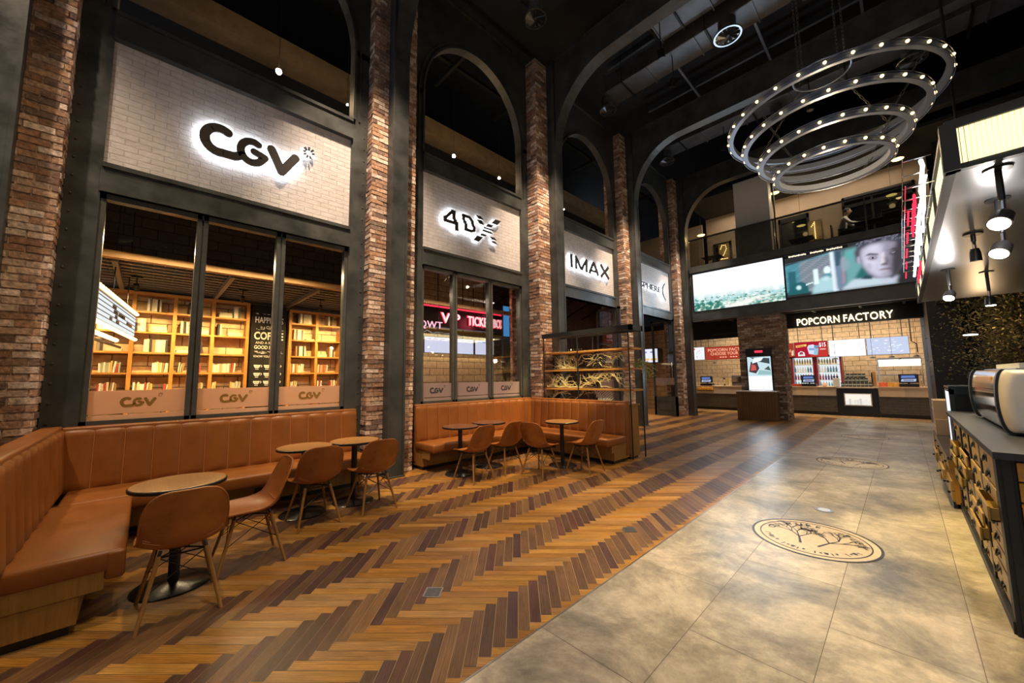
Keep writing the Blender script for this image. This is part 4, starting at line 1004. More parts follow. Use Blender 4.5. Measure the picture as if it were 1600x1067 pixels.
for r in range(4):
    for c in range(3):
        y, z = 1.67+c*.18, 1.84-r*.17
        g.prism([(y-.06, z), (y-.05, z-.04), (y-.03, z-.065), (y+.03, z-.065), (y+.05, z-.04), (y+.06, z)], lambda a, b, d: (-9.4995+d, a, b), 0, .0015)
        for p in stroke(arc(y+.065, z-.025, .022, .02, -90, 90, 6), .005, False): g.prism(p, lambda a, b, d: (-9.4995+d, a, b), 0, .0015)
        g.box(-9.4995, -9.498, y-.03, y+.03, z-.095, z-.083)
g.build('chalk_lettering', CHALK, t, recalc=False)
g = G()
for r in range(4):
    for c in range(3): y, z = 1.67+c*.18, 1.84-r*.17; g.box(-9.498, -9.4972, y-.045, y+.045, z-.030, z-.022); g.box(-9.498, -9.4972, y-.03, y+.03, z-.05, z-.045)
g.build('cup_filling', BOARD, t)
# mesh ceiling, timber beam, spots inside
o = G().box(-7.26, -7.14, -1.6, 9.0, 3.16, 3.25).build('shop_beam', mat('beam_timber', (.42, .24, .10), .6, var=.15)); tag(o, 'long horizontal timber beam seen behind the shop windows', 'beam')  # the beam's own wood colour
g = G(); g.box(-9.70, -7.2, -1.6, 4.0, 3.235, 3.24)
for k in range(11): x = -9.6+k*.22; g.box(x, x+.07, -1.6, 4.0, 3.19, 3.235)
for k in range(46): y = -1.58+k*.12; g.box(-9.7, -7.26, y, y+.012, 3.21, 3.225)
for y in (-.4, .9, 2.2, 3.4): g.box(-9.7, -7.26, y-.03, y+.03, 3.13, 3.20)
o = g.build('shop_ceiling_mesh', mat('mesh_grey', (.13, .12, .12), .6)); struct(o, 'metal mesh ceiling over the bookcases', 'ceiling')
g = G()
for y in (-.6, .8, 2.2, 3.5, 5.2, 6.6, 8): g.box(-8.4, -6.38, y-.035, y+.035, 4.3, 4.4)
for x in (-7.8, -7.0): g.box(x-.03, x+.03, -1.6, 9, 4.4, 4.46)
o = g.build('ceiling_rails', DUCT); struct(o, 'dark steel rails under the shop ceiling', 'ceiling')
def track_spot(p, label, tgt, power, col, lit=True, zt=5.4):
    t = thing('track_spotlight', label, 'spotlight', p, 0, 'black track spotlights in the shops'); x, y, z = p
    G().tube((x, y, z), (x, y, zt), .010, n=8).build('stem', BLACK, t); G().box(x-.03, x+.03, y-.07, y+.07, zt-.02, zt).build('track_adapter', BLACK, t)
    d = (Vector(tgt)-Vector(p)).normalized(); h = G().tube(Vector(p)-d*.05, Vector(p)+d*.06, .034, n=14).build('lamp_head', BLACK, t, smooth=True)
    G().tube(Vector(p)+d*.055, Vector(p)+d*.063, .026, n=14).build('lens', BULBW if lit else CREAM, h)
    if power: spot(Vector(p)+d*.08, tgt, power, col, 95, .9, .03)
for i, (y, pw) in enumerate([(-.9, 190), (-.2, 190), (.55, 190), (1.2, 190), (2.55, 200), (3.1, 190)]):
    track_spot((-8.42, y, 3.02), '%s black track spotlight from the left above the bookcases' % ORD[i], (-9.7, y+.1, 1.7), pw, (1, .62, .22), True, 3.19)
spot((-7.4, .4, 4.2), (-7.2, .5, 0), 60, WARM, 100)
area((-6.75, .8, 3.3), (0, -.15, 0), .12, 2.3, 130, (1, .75, .42))  # strips added near the glass to brighten the frosted bands
area((-6.75, 4.8, 3.3), (0, -.15, 0), .12, 2.3, 40, (1, .80, .62))
# lit letter sign with rows of bulbs standing in the shop
E0, D0 = Vector((-9.2, -.175, 0)), Vector((.994, -.112, 0))
t = thing('marquee_sign', 'glowing white marquee light box with rows of round bulbs behind the first window', 'sign', (-7.8, -.3, 2.2))
M = Matrix(((D0.x, -D0.y, 0, E0.x), (D0.y, D0.x, 0, E0.y), (0, 0, 1, 0), (0, 0, 0, 1)))
G().box(0, 2.85, -.07, -.02, 2.30, 2.62, M=M).build('light_box', LBOXW, t)
g = G()
for z in (2.645, 2.275): g.box(0, 2.85, -.09, -.02, z-.012, z+.012, M=M)
g.box(.9, 2.85, -.05, -.03, 2.02, 2.05, M=M)
for k in range(5): z = 2.34+k*.06; g.box(0, 2.85, -.02, -.012, z, z+.008, M=M)
for k in range(9): a = brnd.uniform(.1, 2.4); z = 2.34+brnd.randint(0, 3)*.06; g.box(a, a+brnd.uniform(.1, .3), -.02, -.010, z, z+.05, M=M)
g.build('sign_frame', DARKLET, t)
for z, k0 in ((2.67, 0), (2.235, 0), (2.10, 11)):  # lowest row is a reflection of bulbs, built as more bulbs
    for k in range(k0, 22):
        p = M@Vector((.06+k*.13, .0, z)); G().lathe([(0, -.030), (.026, -.015), (.031, 0), (.026, .015), (0, .030)], p, 10).build('bulb', BULB, t, smooth=True)
for k in (.6, 1.6, 2.5): G().tube(M@Vector((k, -.05, 2.66)), M@Vector((k, -.05, 4.3)), .008, n=6).build('hanging_rod', BLACK, t)

# ------------------------------------------------------------ ticket shop behind window 2
wall('wall_ticket_back', BLOCK, -10.6, -10.5, 4.0, 9.0, 0, 5.4, lab='cream block back wall of the ticket shop')
t = thing('neon_sign', 'red glowing VIP TICKET BOX sign behind the second window', 'sign', (-8, 6.3, 2.8))
for s, y0, y1 in (('VIP', 5.28, 5.86), ('TICKET', 6.12, 6.94), ('BOX', 7.03, 7.45)):
    g = G(); add_text(g, s, y1-y0, .25, lambda p, q, r: (-8+r*.012, y0+p, 2.92+q), .012, 1.05); g.build('letters', SIGNR, t, recalc=False)
    g = G(); add_text(g, s, y1-y0+.03, .28, lambda p, q, r: (-8.03+r*.01, y0-.015+p, 2.905+q), .035, 1.05); g.build('red_glow_back', NEONR, t, recalc=False)
G().box(-8.12, -8.05, 4.2, 8.3, 3.30, 3.34).build('neon_tube', NEONR, t)
G().box(-8.2, -8.06, 4.1, 8.6, 2.80, 3.42).build('fascia', BLACK, t)
for y in (4.6, 6.4, 8.2): G().tube((-8.13, y, 3.4), (-8.13, y, 5.4), .012, n=6).build('hanging_rod', BLACK, t)
point((-7.7, 6.4, 3.0), 14, (1, .1, .15), .2)
t = thing('neon_sign', 'thin pinkish mirrored OWT letters glowing low at the left of the second window', 'sign', (-7.6, 4.75, 2.7))
g = G(); add_text(g, 'QWT', .62, .19, lambda p, q, r: (-7.6+r*.01, 4.42+p, 2.66+q), .0, 1.1); g.build('letters', emis('neon_pink', (1, .45, .6), 1.6), t, recalc=False)
G().tube((-7.62, 4.5, 2.66), (-7.62, 4.5, 5.4), .006, n=5).build('hanging_wire', BLACK, t); G().tube((-7.62, 4.95, 2.66), (-7.62, 4.95, 5.4), .006, n=5).build('hanging_wire', BLACK, t)
for k, (a, b) in enumerate([(5.02, 5.86), (5.90, 6.62), (6.66, 7.38)]):
    t = thing('menu_screen', 'white glowing screen, %s of three behind the second window' % ('left one', 'middle one', 'right one')[k], 'screen', (-8.9, (a+b)/2, 2.3), 0, 'screens in the ticket shop')
    k1 = 1.06; a, b = a*k1, b*k1
    G().box(-8.95, -8.90, a, b, 2.20, 2.66).build('casing', BLACK, t); g = G(); g.face([(-8.897, a+.015, 2.215), (-8.897, b-.015, 2.215), (-8.897, b-.015, 2.645), (-8.897, a+.015, 2.645)], (.70, .72, .95))
    for q in range(3): yy = a+.08+q*.22; g.box(-8.8965, -8.896, yy, yy+.14, 2.58, 2.60, (.3, .3, .6))
    g.build('picture', PICT, t, recalc=False)
    G().tube((-8.93, (a+b)/2, 2.66), (-8.93, (a+b)/2, 5.4), .012, n=6).build('hanging_rod', BLACK, t)
o = G().box(-8.9, -8.85, 4.2, 8.4, 2.72, 2.86).build('timber_rail', mat('pale_timber', (.5, .38, .16), .6)); tag(o, 'pale timber rail above the white screens in the ticket shop', 'rail')
o = G().box(-9.4, -9.3, 4.2, 8.8, 0, 2.12).build('wall_ticket_front', BLOCK); struct(o, 'cream block wall below the ticket shop screens', 'wall')
G_ = G().box(-8.9, -8.3, 4.6, 8.4, 0, 1.05).build('ticket_counter', PODW); tag(G_, 'ticket shop counter behind the second window', 'counter')
for i, (x, y, s_) in enumerate([(-8.5, 5.0, 1), (-8.5, 6.9, .8)]):
    t = thing('cash_terminal', 'dark cash terminal on the ticket counter, %s one' % ('left', 'right')[i], 'cash register', (x, y, 1.05))
    G().box(x-.1, x+.1, y-.14, y+.14, 1.05, 1.10).build('base', BLACK, t); G().box(x-.02, x+.03, y-.17, y+.17, 1.10, 1.36).build('monitor', BLACK, t)
t = thing('advert_screen', 'tall blue advertising screen at the right edge of the second window', 'screen', (-7.6, 7.6, 2.6))
G().box(-7.66, -7.6, 7.03, 7.28, .0, 3.55).build('casing', BLACK, t); g = G(); g.face([(-7.598, 7.04, 2.65), (-7.598, 7.27, 2.65), (-7.598, 7.27, 3.5), (-7.598, 7.04, 3.5)], (.10, .38, .85)); g.build('picture', PICT, t, recalc=False)
t = thing('inner_brick_pier', 'narrow old brick pier just inside the right edge of the second window', 'pier', (-7.3, 7.2, 0)); brick_block(-7.2, -7.1, 6.90, 7.06, 0, 5.4, ('+x', '-y'), 77, t)
for (x, y, i) in [(-7.4, 5.2, 0), (-7.2, 6.6, 1)]:
    track_spot((x, y, 4.0), 'black track spotlight behind the second window, %s one' % ('left', 'right')[i], (x, y, 0), 45, WARM)
area((-9.0, 6.3, 3.2), (0, .5, 0), .4, 3, 30, (1, .72, .4)); area((-9.25, 6.3, 2.16), (0, -.7, 0), .2, 3, 8, (1, .75, .45))

# ------------------------------------------------------------ mezzanine behind the arches
o = G().box(-12.5, -12.4, -7, 17, 5.5, 11.4).build('wall_mezzanine', CEIL); struct(o, 'black wall at the back of the upper floor', 'wall')
o = G().box(-8.35, -7.9, -6, 16, 7.75, 8.15).build('trim_20', mat('brown_soffit', (.15, .105, .055), .8, var=.2)); struct(o, 'brown bulkhead running behind the arches', 'trim')
o = G().box(-12.4, -8.3, -7, 17, 8.1, 8.2).build('ceiling', CEIL); struct(o, 'dark ceiling of the upper floor', 'ceiling')
g = G()
for y in range(-5, 17, 2): g.box(-7.9, -6.38, y-.04, y+.04, 9.1, 9.2)
g.box(-7.2, -7.12, -6, 16, 9.2, 9.28)
o = g.build('ceiling_joists', STEEL_D); struct(o, 'dark steel joists behind the arches', 'ceiling')
for i, (y, pw, r) in enumerate([(1.36, 26, .05), (5.08, 20, .042), (6.57, 16, .036), (2.54, 5, .02), (4.18, 5, .02), (9.4, 6, .02), (13.0, 10, .03)]):
    t = thing('bare_lamp', '%s bright bare lamp from the left under the dark arches' % ORD[i], 'lamp', (-7.2, y, 6.9), 0, 'lamps glowing behind the arches')
    G().lathe([(0, -r), (r*.8, -r*.6), (r, 0), (r*.8, r*.6), (0, r)], (-7.2, y, 6.9), 14).build('bulb', BULBW, t, smooth=True); G().tube((-7.2, y, 6.9+r), (-7.2, y, 9.2), .006, n=5).build('cord', BLACK, t)
    point((-7.2+.1, y, 6.85), pw, WARM, .05)

# ------------------------------------------------------------ open lobby beyond bays 3 and 4
wall('wall_lobby_back', DARKBRICK, -10.6, -10.5, 9.0, 17.0, 0, 5.4, lab='dark brick wall at the back of the open lobby')
t = thing('inner_brick_pier', 'brick pier standing inside the open third bay', 'pier', (-8.4, 10.0, 0)); brick_block(-8.8, -8.4, 9.8, 10.2, 0, 5.4, ('+x', '-y'), 78, t)
t = thing('inner_brick_pier', 'brick pier standing inside the open fourth bay', 'pier', (-8.4, 14.0, 0)); brick_block(-8.8, -8.4, 13.9, 14.3, 0, 5.4, ('+x', '-y'), 79, t)
g = G()
for k in range(7):
    y = 9.2+k*1.1; pts = [(x, y, 4.35+.5*math.sin(PI*(x+10)/4)) for x in [-10.4+.39*j for j in range(11)]]; g.path(pts, .035, 6)
for x in (-9, -8, -7): g.box(x-.03, x+.03, 9, 17, 4.9, 4.96)
o = g.build('ceiling_ribs', STEEL_D); struct(o, 'curved dark ribs under the lobby ceiling', 'ceiling')
def door(yh, x0, x1, n, lab):
    t = thing('door_%d' % n, None, None, (x1, yh, 0)); struct(t, lab, 'door'); y0, y1 = yh-.025, yh+.025; fw = .075; H = 3.62
    g = G(); g.box(x0, x0+fw, y0, y1, .02, H); g.box(x1-fw, x1, y0, y1, .02, H); g.box(x0, x1, y0, y1, H-fw, H); g.box(x0, x1, y0, y1, .02, .72)
    g.box(x0+.16, x1-.16, y0-.014, y0, .22, .24); g.box(x0+.16, x1-.16, y0-.014, y0, .55, .57); g.box(x0+.16, x0+.18, y0-.014, y0, .22, .57); g.box(x1-.18, x1-.16, y0-.014, y0, .22, .57)
    g.build('door_frame', STEEL, t); p = G().box(x0+fw, x1-fw, yh-.004, yh+.004, .72, H-fw).build('pane', GLASS, t)
    G().box(x0+fw, x1-fw, yh-.007, yh-.005, 1.16, 1.42).build('frosted_band', FROST2, p)
    g = G(); g.tube((x1-.12, y0-.05, 1.35), (x1-.12, y0-.05, 2.0), .014, n=10); g.tube((x1-.12, y0-.05, 1.45), (x1-.12, y0, 1.45), .008, n=6); g.tube((x1-.12, y0-.05, 1.9), (x1-.12, y0, 1.9), .008, n=6); g.build('handle', CHROME, t)
door(10.2, -6.64, -5.80, 1, 'tall glazed steel door standing open at the third bay')
door(14.15, -6.72, -5.84, 2, 'tall glazed steel door standing open at the fourth bay')
t = thing('neon_sign', 'small red glowing sign behind the open fourth bay', 'sign', (-8.6, 15.8, 3))
g = G(); add_text(g, 'BOX', .9, .24, lambda p, q, r: (-9.6+p*1.1, 16.2+r*.01, 3.0+q), .02); g.build('letters', NEONR, t, recalc=False); G().box(-9.7, -8.4, 16.22, 16.26, 2.95, 3.3).build('fascia', BLACK, t); G().tube((-9, 16.24, 3.3), (-9, 16.24, 5.4), .012, n=6).build('hanging_rod', BLACK, t)
t = thing('menu_screen', 'white lit screen seen through the open fourth bay', 'screen', (-8.6, 16.5, 2.4))
G().box(-9.6, -7.6, 16.52, 17.0, 2.1, 2.75).build('casing', BLACK, t); g = G(); g.face([(-9.58, 16.515, 2.12), (-7.62, 16.515, 2.12), (-7.62, 16.515, 2.73), (-9.58, 16.515, 2.73)], (.78, .80, .95))
for k in range(5): g.box(-9.4+k*.36, -9.2+k*.36, 16.512, 16.514, 2.55, 2.62, (.2, .25, .5)); g.box(-9.4+k*.36, -9.1+k*.36, 16.512, 16.514, 2.2, 2.3, (.8, .5, .15))
g.build('picture', PICT, t, recalc=False)
wall('wall_lobby_end', BLOCK, -10.5, -6.9, 17.0, 17.1, 0, 3.6, lab='cream block wall at the end of the open lobby')
for i, (x, y, z) in enumerate([(-7.6, 9.6, 4.2), (-7.4, 12.6, 4.2), (-7.8, 15.2, 3.4)]):
    track_spot((x, y, z), '%s black track spotlight from the left in the open lobby' % ORD[i], (x, y, 0), 70, WARM)
t = thing('hanging_bulb_lamp', 'cluster of small bulbs on cords behind the display rack', 'lamp', (-7.0, 9.3, 2.3))
G().box(-7.4, -6.6, 9.28, 9.32, 2.75, 2.78).build('lamp_bar', OAK, t)
for k in range(9): x = -7.38+k*.095; G().tube((x, 9.3, 2.35), (x, 9.3, 2.76), .004, n=5).build('cord', BLACK, t); G().lathe([(0, -.03), (.014, 0), (0, .03)], (x, 9.3, 2.33), 8).build('bulb', BULB if k == 4 else CREAM, t)
g = G(); g.tube((-7.0, 9.3, 2.78), (-7.0, 9.3, 5.4), .006, n=5); g.build('cord', BLACK, t)

# ------------------------------------------------------------ balcony and screens over the snack counter
YB = 14.9
wall('wall_balcony_lower', STEEL, -5.45, .62, YB+.02, YB+.25, 3.55, 3.90, lab='dark steel band under the big screens')
wall('wall_balcony_front', mat('fascia_grey', (.075, .072, .07), .5), -5.45, .62, YB+.06, YB+.25, 3.90, 5.50, lab='dark fascia behind the big screens')
wall('wall_balcony_upper', STEEL, -5.45, .62, YB+.0, YB+.25, 5.42, 5.66, lab='dark steel band above the big screens')
wall('wall_upper_end', CEIL, -12.5, 9, 20.7, 20.8, 0, 11.4, lab='black end wall of the hall')
wall('wall_upper_side', BEIGE, -12.4, -5.65, 17.2, 17.3, 5.5, 8.1, lab='beige wall at the end of the upper floor')
o = G().box(-5.45, .75, YB+.25, 20.6, 5.35, 5.5).build('floor_balcony', DARKLET); struct(o, 'balcony floor slab', 'floor')
o = G().box(-5.5, .62, YB+.25, 20.7, 3.75, 3.85).build('ceiling', mat('snack_ceiling', (.035, .032, .03), .7)); struct(o, 'dark ceiling over the snack counter', 'ceiling')
def big_screen(x0, x1, z0, z1, label, paint):
    t = thing('video_screen', label, 'screen', (x0, YB, z0)); G().box(x0-.02, x1+.02, YB+.0, YB+.06, z0-.02, z1+.02).build('screen_frame', BLACK, t)
    g = G(); P = lambda a, b, k=0: (x0+a*(x1-x0), YB-.003-k*.0006, z0+b*(z1-z0)); paint(g, P); g.build('picture', PICT, t, recalc=False)
def poly(g, P, pts, col, k): g.face([P(a, b, k) for a, b in pts], col)
class Raster:
    """soft-edged painting on a grid: polygons blended with a blur, then meshed as coloured cells"""
    def __init__(s, nx, ny, aspect): s.nx, s.ny, s.asp = nx, ny, aspect; s.X, s.Y = np.meshgrid((np.arange(nx)+.5)/nx, (np.arange(ny)+.5)/ny); s.im = np.zeros((ny, nx, 3))
    def mask(s, pts, blur):
        m = np.zeros(s.X.shape, bool); n = len(pts)
        for i in range(n):
            (x1, y1), (x2, y2) = pts[i], pts[(i+1) % n]
            if y1 == y2: continue
            m ^= ((y1 > s.Y) != (y2 > s.Y)) & (s.X < (x2-x1)*(s.Y-y1)/(y2-y1)+x1)
        m = m.astype(float)
        for _ in range(3):
            if blur < 1: break
            for ax in (0, 1):
                acc = np.zeros_like(m); p = np.pad(m, blur, mode='edge')
                for k in range(-blur, blur+1):
                    acc += p[blur+k:blur+k+s.ny, blur:blur+s.nx] if ax == 0 else p[blur:blur+s.ny, blur+k:blur+k+s.nx]
                m = acc/(2*blur+1)
        return m
    def poly(s, pts, col, blur=1, op=1.0): m = s.mask(pts, blur)[..., None]*op; s.im = s.im*(1-m)+np.array(col)*m
    def ell(s, cx, cy, rx, ry, col, blur=1, op=1.0, rot=0):
        s.poly([(cx+rx*math.cos(a)*math.cos(rot)-ry*math.sin(a)*math.sin(rot)/s.asp, cy+rx*math.cos(a)*math.sin(rot)*s.asp+ry*math.sin(a)*math.cos(rot)) for a in [2*PI*k/24 for k in range(24)]], col, blur, op)
    def out(s, g, P):
        for j in range(s.ny):
            for i in range(s.nx): g.face([P(i/s.nx, j/s.ny), P((i+1)/s.nx, j/s.ny), P((i+1)/s.nx, (j+1)/s.ny), P(i/s.nx, (j+1)/s.ny)], tuple(float(q) for q in np.clip(s.im[j, i], 0, 3)))
def city(g, P):
    r = Raster(170, 86, 2.0); rnd = random.Random(5)
    Y = r.Y+.05*r.X-.02
    top = np.array((1.0, 1.08, 1.12)); warm = np.array((1.12, 1.04, .98)); land = np.array((.42, .70, .74)); low = np.array((.62, .74, .60))
    t1 = np.clip((Y-.28)/.22, 0, 1)[..., None]; t2 = np.clip((Y-.45)/.5, 0, 1)[..., None]; t0 = np.clip(Y/.28, 0, 1)[..., None]
    r.im = (low*(1-t0)+land*t0)*(1-t1)+(warm*(1-t2)+top*t2)*t1
    for _ in range(26): a = rnd.uniform(.05, .95); h = rnd.uniform(.08, .30); w = rnd.uniform(.010, .028); r.poly([(a, .28), (a+w, .28), (a+w, .30+h), (a, .30+h)], (.95, 1.0, 1.0), 1, .55)
    for _ in range(420):
        a = rnd.random(); b = rnd.uniform(0, .34)-.06*a; sz = .6+1.2*(.35-b); w = rnd.uniform(.008, .03)*sz; h = rnd.uniform(.012, .03)*sz
        c = rnd.choice([(.03, .16, .12), (.05, .24, .20), (.10, .34, .26), (.85, .95, .9), (.95, .98, .95), (.30, .5, .40), (.25, .55, .62), (.8, .62, .55)]); r.ell(a, b, w, h, c, 0, .75)
    r.poly([(.33, -.02), (.60, -.02), (.72, .12), (.9, .19), (.72, .20), (.5, .12)], (.92, .95, .88), 1, .8)
    for _ in range(50): a = rnd.uniform(0, .32); r.ell(a, rnd.uniform(.02, .2), .02, .03, (.03, .2, .15), 0, .8)
    r.out(g, P)
def film(g, P):
    r = Raster(230, 112, 2.06); r.im[:] = (.030, .028, .030)
    A = r.poly
    A([(0, .12), (.44, .06), (.44, .90), (0, .74)], (.10, .34, .42), 1); A([(.13, .1), (.42, .06), (.42, .86), (.13, .77)], (.30, .32, .37), 2)
    for i in range(20): b = .14+i*.034; A([(0, b), (.41, b+.03), (.41, b+.044), (0, b+.014)], (.06, .14, .18), 0, .8)
    A([(.02, .1), (.09, .1), (.09, .60), (.02, .60)], (.03, .13, .17), 1); A([(.0, .05), (.20, .05), (.19, .25), (.14, .33), (.05, .3)], (.02, .12, .14), 1)
    r.ell(.11, .20, .022, .05, (.60, .85, .92), 1); A([(.175, .22), (.24, .26), (.24, .29), (.175, .26)], (.6, .75, .8), 0)
    A([(.22, .02), (.43, .02), (.42, .36), (.37, .40), (.30, .34), (.25, .22)], (.42, .66, .72), 2); A([(.245, .22), (.285, .22), (.285, .56), (.250, .56)], (.80, .98, 1), 1)
    r.ell(.365, .50, .03, .09, (.80, .95, .95), 1); r.ell(.36, .37, .045, .06, (.10, .28, .34), 1); r.ell(.35, .32, .03, .05, (.6, .8, .85), 2)
    A([(.40, .02), (.448, .02), (.428, .88), (.395, .88)], (.78, .86, .95), 1); A([(.43, .04), (.50, .04), (.50, .88), (.43, .88)], (.17, .24, .34), 2); A([(.44, .55), (.48, .55), (.49, .88), (.44, .88)], (.05, .10, .14), 1)
    A([(.50, .06), (.64, .1), (.66, .9), (.51, .88)], (.16, .38, .40), 3); A([(.475, .15), (.50, .15), (.515, .72), (.49, .70)], (.36, .26, .34), 1); r.ell(.51, .58, .035, .17, (.28, .40, .46), 2, .8); r.ell(.55, .74, .03, .09, (.12, .42, .42), 2)
    A([(.46, .02), (.88, .02), (.82, .16), (.72, .18), (.64, .24), (.56, .20)], (.55, .66, .74), 2); A([(.57, .22), (.68, .18), (.70, .36), (.63, .44)], (.03, .15, .15), 2); A([(.62, .2), (.70, .16), (.71, .24), (.66, .26)], (.03, .07, .09), 1)
    # head
    A([(.60, .55), (.59, .78), (.63, .96), (.72, 1.0), (.86, 1.0), (.93, .92), (.95, .70), (.90, .60)], (.075, .075, .10), 2)
    A([(.63, .66), (.645, .46), (.685, .28), (.735, .17), (.80, .13), (.87, .20), (.93, .40), (.945, .65), (.90, .84), (.82, .91), (.71, .90), (.64, .82)], (.30, .28, .36), 2)
    A([(.64, .66), (.655, .48), (.69, .31), (.74, .20), (.785, .18), (.80, .34), (.795, .52), (.80, .66), (.79, .86), (.71, .86), (.65, .80)], (.60, .58, .72), 3)
    r.ell(.70, .50, .03, .12, (.74, .72, .88), 3, .7); r.ell(.74, .80, .05, .06, (.72, .70, .86), 3, .7); r.ell(.79, .80, .03, .05, (.5, .48, .6), 3, .6)
    A([(.835, .12), (.90, .22), (.95, .45), (.97, .72), (.91, .90), (.86, .64), (.845, .42)], (.045, .04, .045), 3, .95)
    A([(.66, .655), (.70, .71), (.765, .665), (.76, .635), (.70, .665)], (.09, .075, .10), 1); A([(.82, .69), (.87, .73), (.925, .71), (.92, .68), (.87, .70)], (.06, .05, .06), 1)
    r.ell(.722, .595, .036, .045, (.13, .11, .15), 2, .9); r.ell(.722, .60, .018, .014, (.55, .52, .6), 0, .8); r.ell(.722, .60, .008, .018, (.03, .03, .04), 0)
    r.ell(.872, .635, .034, .04, (.05, .045, .055), 2, .9); r.ell(.868, .64, .016, .012, (.30, .28, .32), 0, .8)
    A([(.785, .66), (.803, .68), (.812, .50), (.80, .44), (.775, .45)], (.74, .68, .78), 1); A([(.806, .62), (.835, .50), (.83, .44), (.805, .43)], (.14, .12, .15), 2); r.ell(.80, .43, .028, .022, (.10, .07, .09), 1, .85); r.ell(.69, .44, .02, .07, (.35, .32, .42), 2, .6)
    A([(.745, .325), (.79, .345), (.845, .335), (.84, .305), (.79, .31)], (.16, .09, .12), 1); A([(.76, .30), (.79, .31), (.83, .30), (.80, .27)], (.50, .44, .52), 1); r.ell(.80, .23, .035, .04, (.42, .40, .50), 2, .7)
    r.ell(.618, .60, .014, .08, (.42, .40, .52), 1); A([(.74, .15), (.82, .10), (.89, .18), (.87, .06), (.79, .04)], (.55, .57, .70), 2); A([(.92, .36), (.985, .38), (.985, .41), (.92, .39)], (.35, .33, .35), 0)
    for _ in range(60):
        a = random.uniform(.60, .93); b = .90+.08*math.sin((a-.6)/.33*PI)+random.uniform(-.06, .05); A([(a, b), (a+.02, b+.01), (a+.025, b+.05), (a+.006, b+.04)], random.choice([(.03, .03, .05), (.14, .14, .19), (.22, .22, .30)]), 0, .7)
    r.out(g, P)
big_screen(-5.33, -2.47, 3.92, 5.34, 'left big video screen showing a pale hazy city skyline', city)
big_screen(-2.42, .46, 3.98, 5.38, 'right big video screen showing a grey lit face beside window blinds', film)
t = thing('led_ticker', 'slim white scrolling text display above the right big screen', 'display', (-1.9, YB, 5.4))
G().box(-2.42, -.85, YB-.012, YB-.006, 5.27, 5.36).build('casing', BLACK, t); g = G(); 
for x, w in ((-2.30, .50), (-1.74, .34), (-1.34, .40)):
    n = int(w/.042)
    for k in range(n): g.box(x+k*.042, x+k*.042+.030, YB-.0165, YB-.0155, 5.285+.008*(k*3 % 2), 5.335-.006*(k*5 % 3))
g.build('lettering', SIGNW, t, recalc=False)
area((-3.9, YB-.1, 4.6), (-PI/2, 0, 0), 2.7, 1.3, 75, (.72, .86, 1.0)); area((-1.3, YB-.1, 4.6), (-PI/2, 0, 0), 2.0, 1.2, 18, (.72, .84, 1.0))
# balcony railing
t = thing('glass_railing', 'glass balcony railing with slim dark handrail above the big screens', 'railing', (-2.5, YB+.1, 5.66))
ps = [-5.45, -3.80, -2.66, -.4, .60]
for a, b in zip(ps, ps[1:]): G().box(a+.02, b-.02, YB+.10, YB+.112, 5.68, 6.74).build('glass_panel', GLASS_T, t)
G().box(-5.45, .62, YB+.07, YB+.14, 6.72, 6.765).build('handrail', STEEL, t)
for x in ps[1:4]: G().box(x-.018, x+.018, YB+.08, YB+.13, 5.66, 6.74).build('post', STEEL, t)
o = G().box(-2.66, -2.62, YB+.3, YB+.36, 5.5, 8.3).build('post_slim', STEEL_L); tag(o, 'slim pale steel post beside the white balcony column', 'post')
o = G().cbox(-3.85, -2.78, YB+.35, YB+.8, 5.5, 8.55, .01).build('balcony_column', WHITEP); tag(o, 'broad pale square column standing on the balcony', 'column')
# balcony rear wall, openings, lamps, ceiling
YR = 17.6
def rear():
    g = G(); segs = [(-5.6, -5.35, 5.5, 8.4), (-5.35, -4.65, 7.2, 8.4), (-4.65, -2.95, 5.5, 8.4), (-2.95, -2.0, 7.55, 8.4), (-2.0, -1.05, 5.5, 8.4), (-1.05, .75, 7.75, 8.4), (.75, 1.05, 5.5, 8.4)]
    for a, b, z0, z1 in segs: g.box(a, b, YR, YR+.12, z0, z1)
    o = g.build('wall_balcony_rear', BEIGE); struct(o, 'beige wall at the back of the balcony', 'wall')
rear()
for i, (a, b, z) in enumerate([(-5.35, -4.65, 7.2), (-2.95, -2.0, 7.55), (-1.05, .75, 7.75)]):
    t = thing('window_%d' % (i+3), None, None, (a, YR, 5.5)); struct(t, 'dark window %d in the balcony rear wall' % (i+1), 'window')
    g = G(); g.box(a, a+.07, YR-.04, YR+.1, 5.5, z); g.box(b-.07, b, YR-.04, YR+.1, 5.5, z); g.box(a, b, YR-.04, YR+.1, z-.18, z)
    if i == 2: g.box(a, b, YR-.04, YR+.1, z-.42, z-.30); g.box(-.3, -.24, YR-.02, YR+.1, 5.5, z)
    g.build('window_frame', STEEL_D, t); G().box(a+.07, b-.07, YR+.02, YR+.03, 5.5, z-.18).build('pane', mat('night_glass', (.01, .011, .013), .05), t)
o = G().box(-12, -5.5, 17.17, 20.7, 3.75, 3.85).build('ceiling', CEIL); struct(o, 'dark ceiling over the left end of the snack counter', 'ceiling')
o = G().box(-5.6, 9, YB+.42, 20.6, 8.4, 8.5).build('ceiling', CEIL); struct(o, 'dark ceiling above the balcony', 'ceiling')
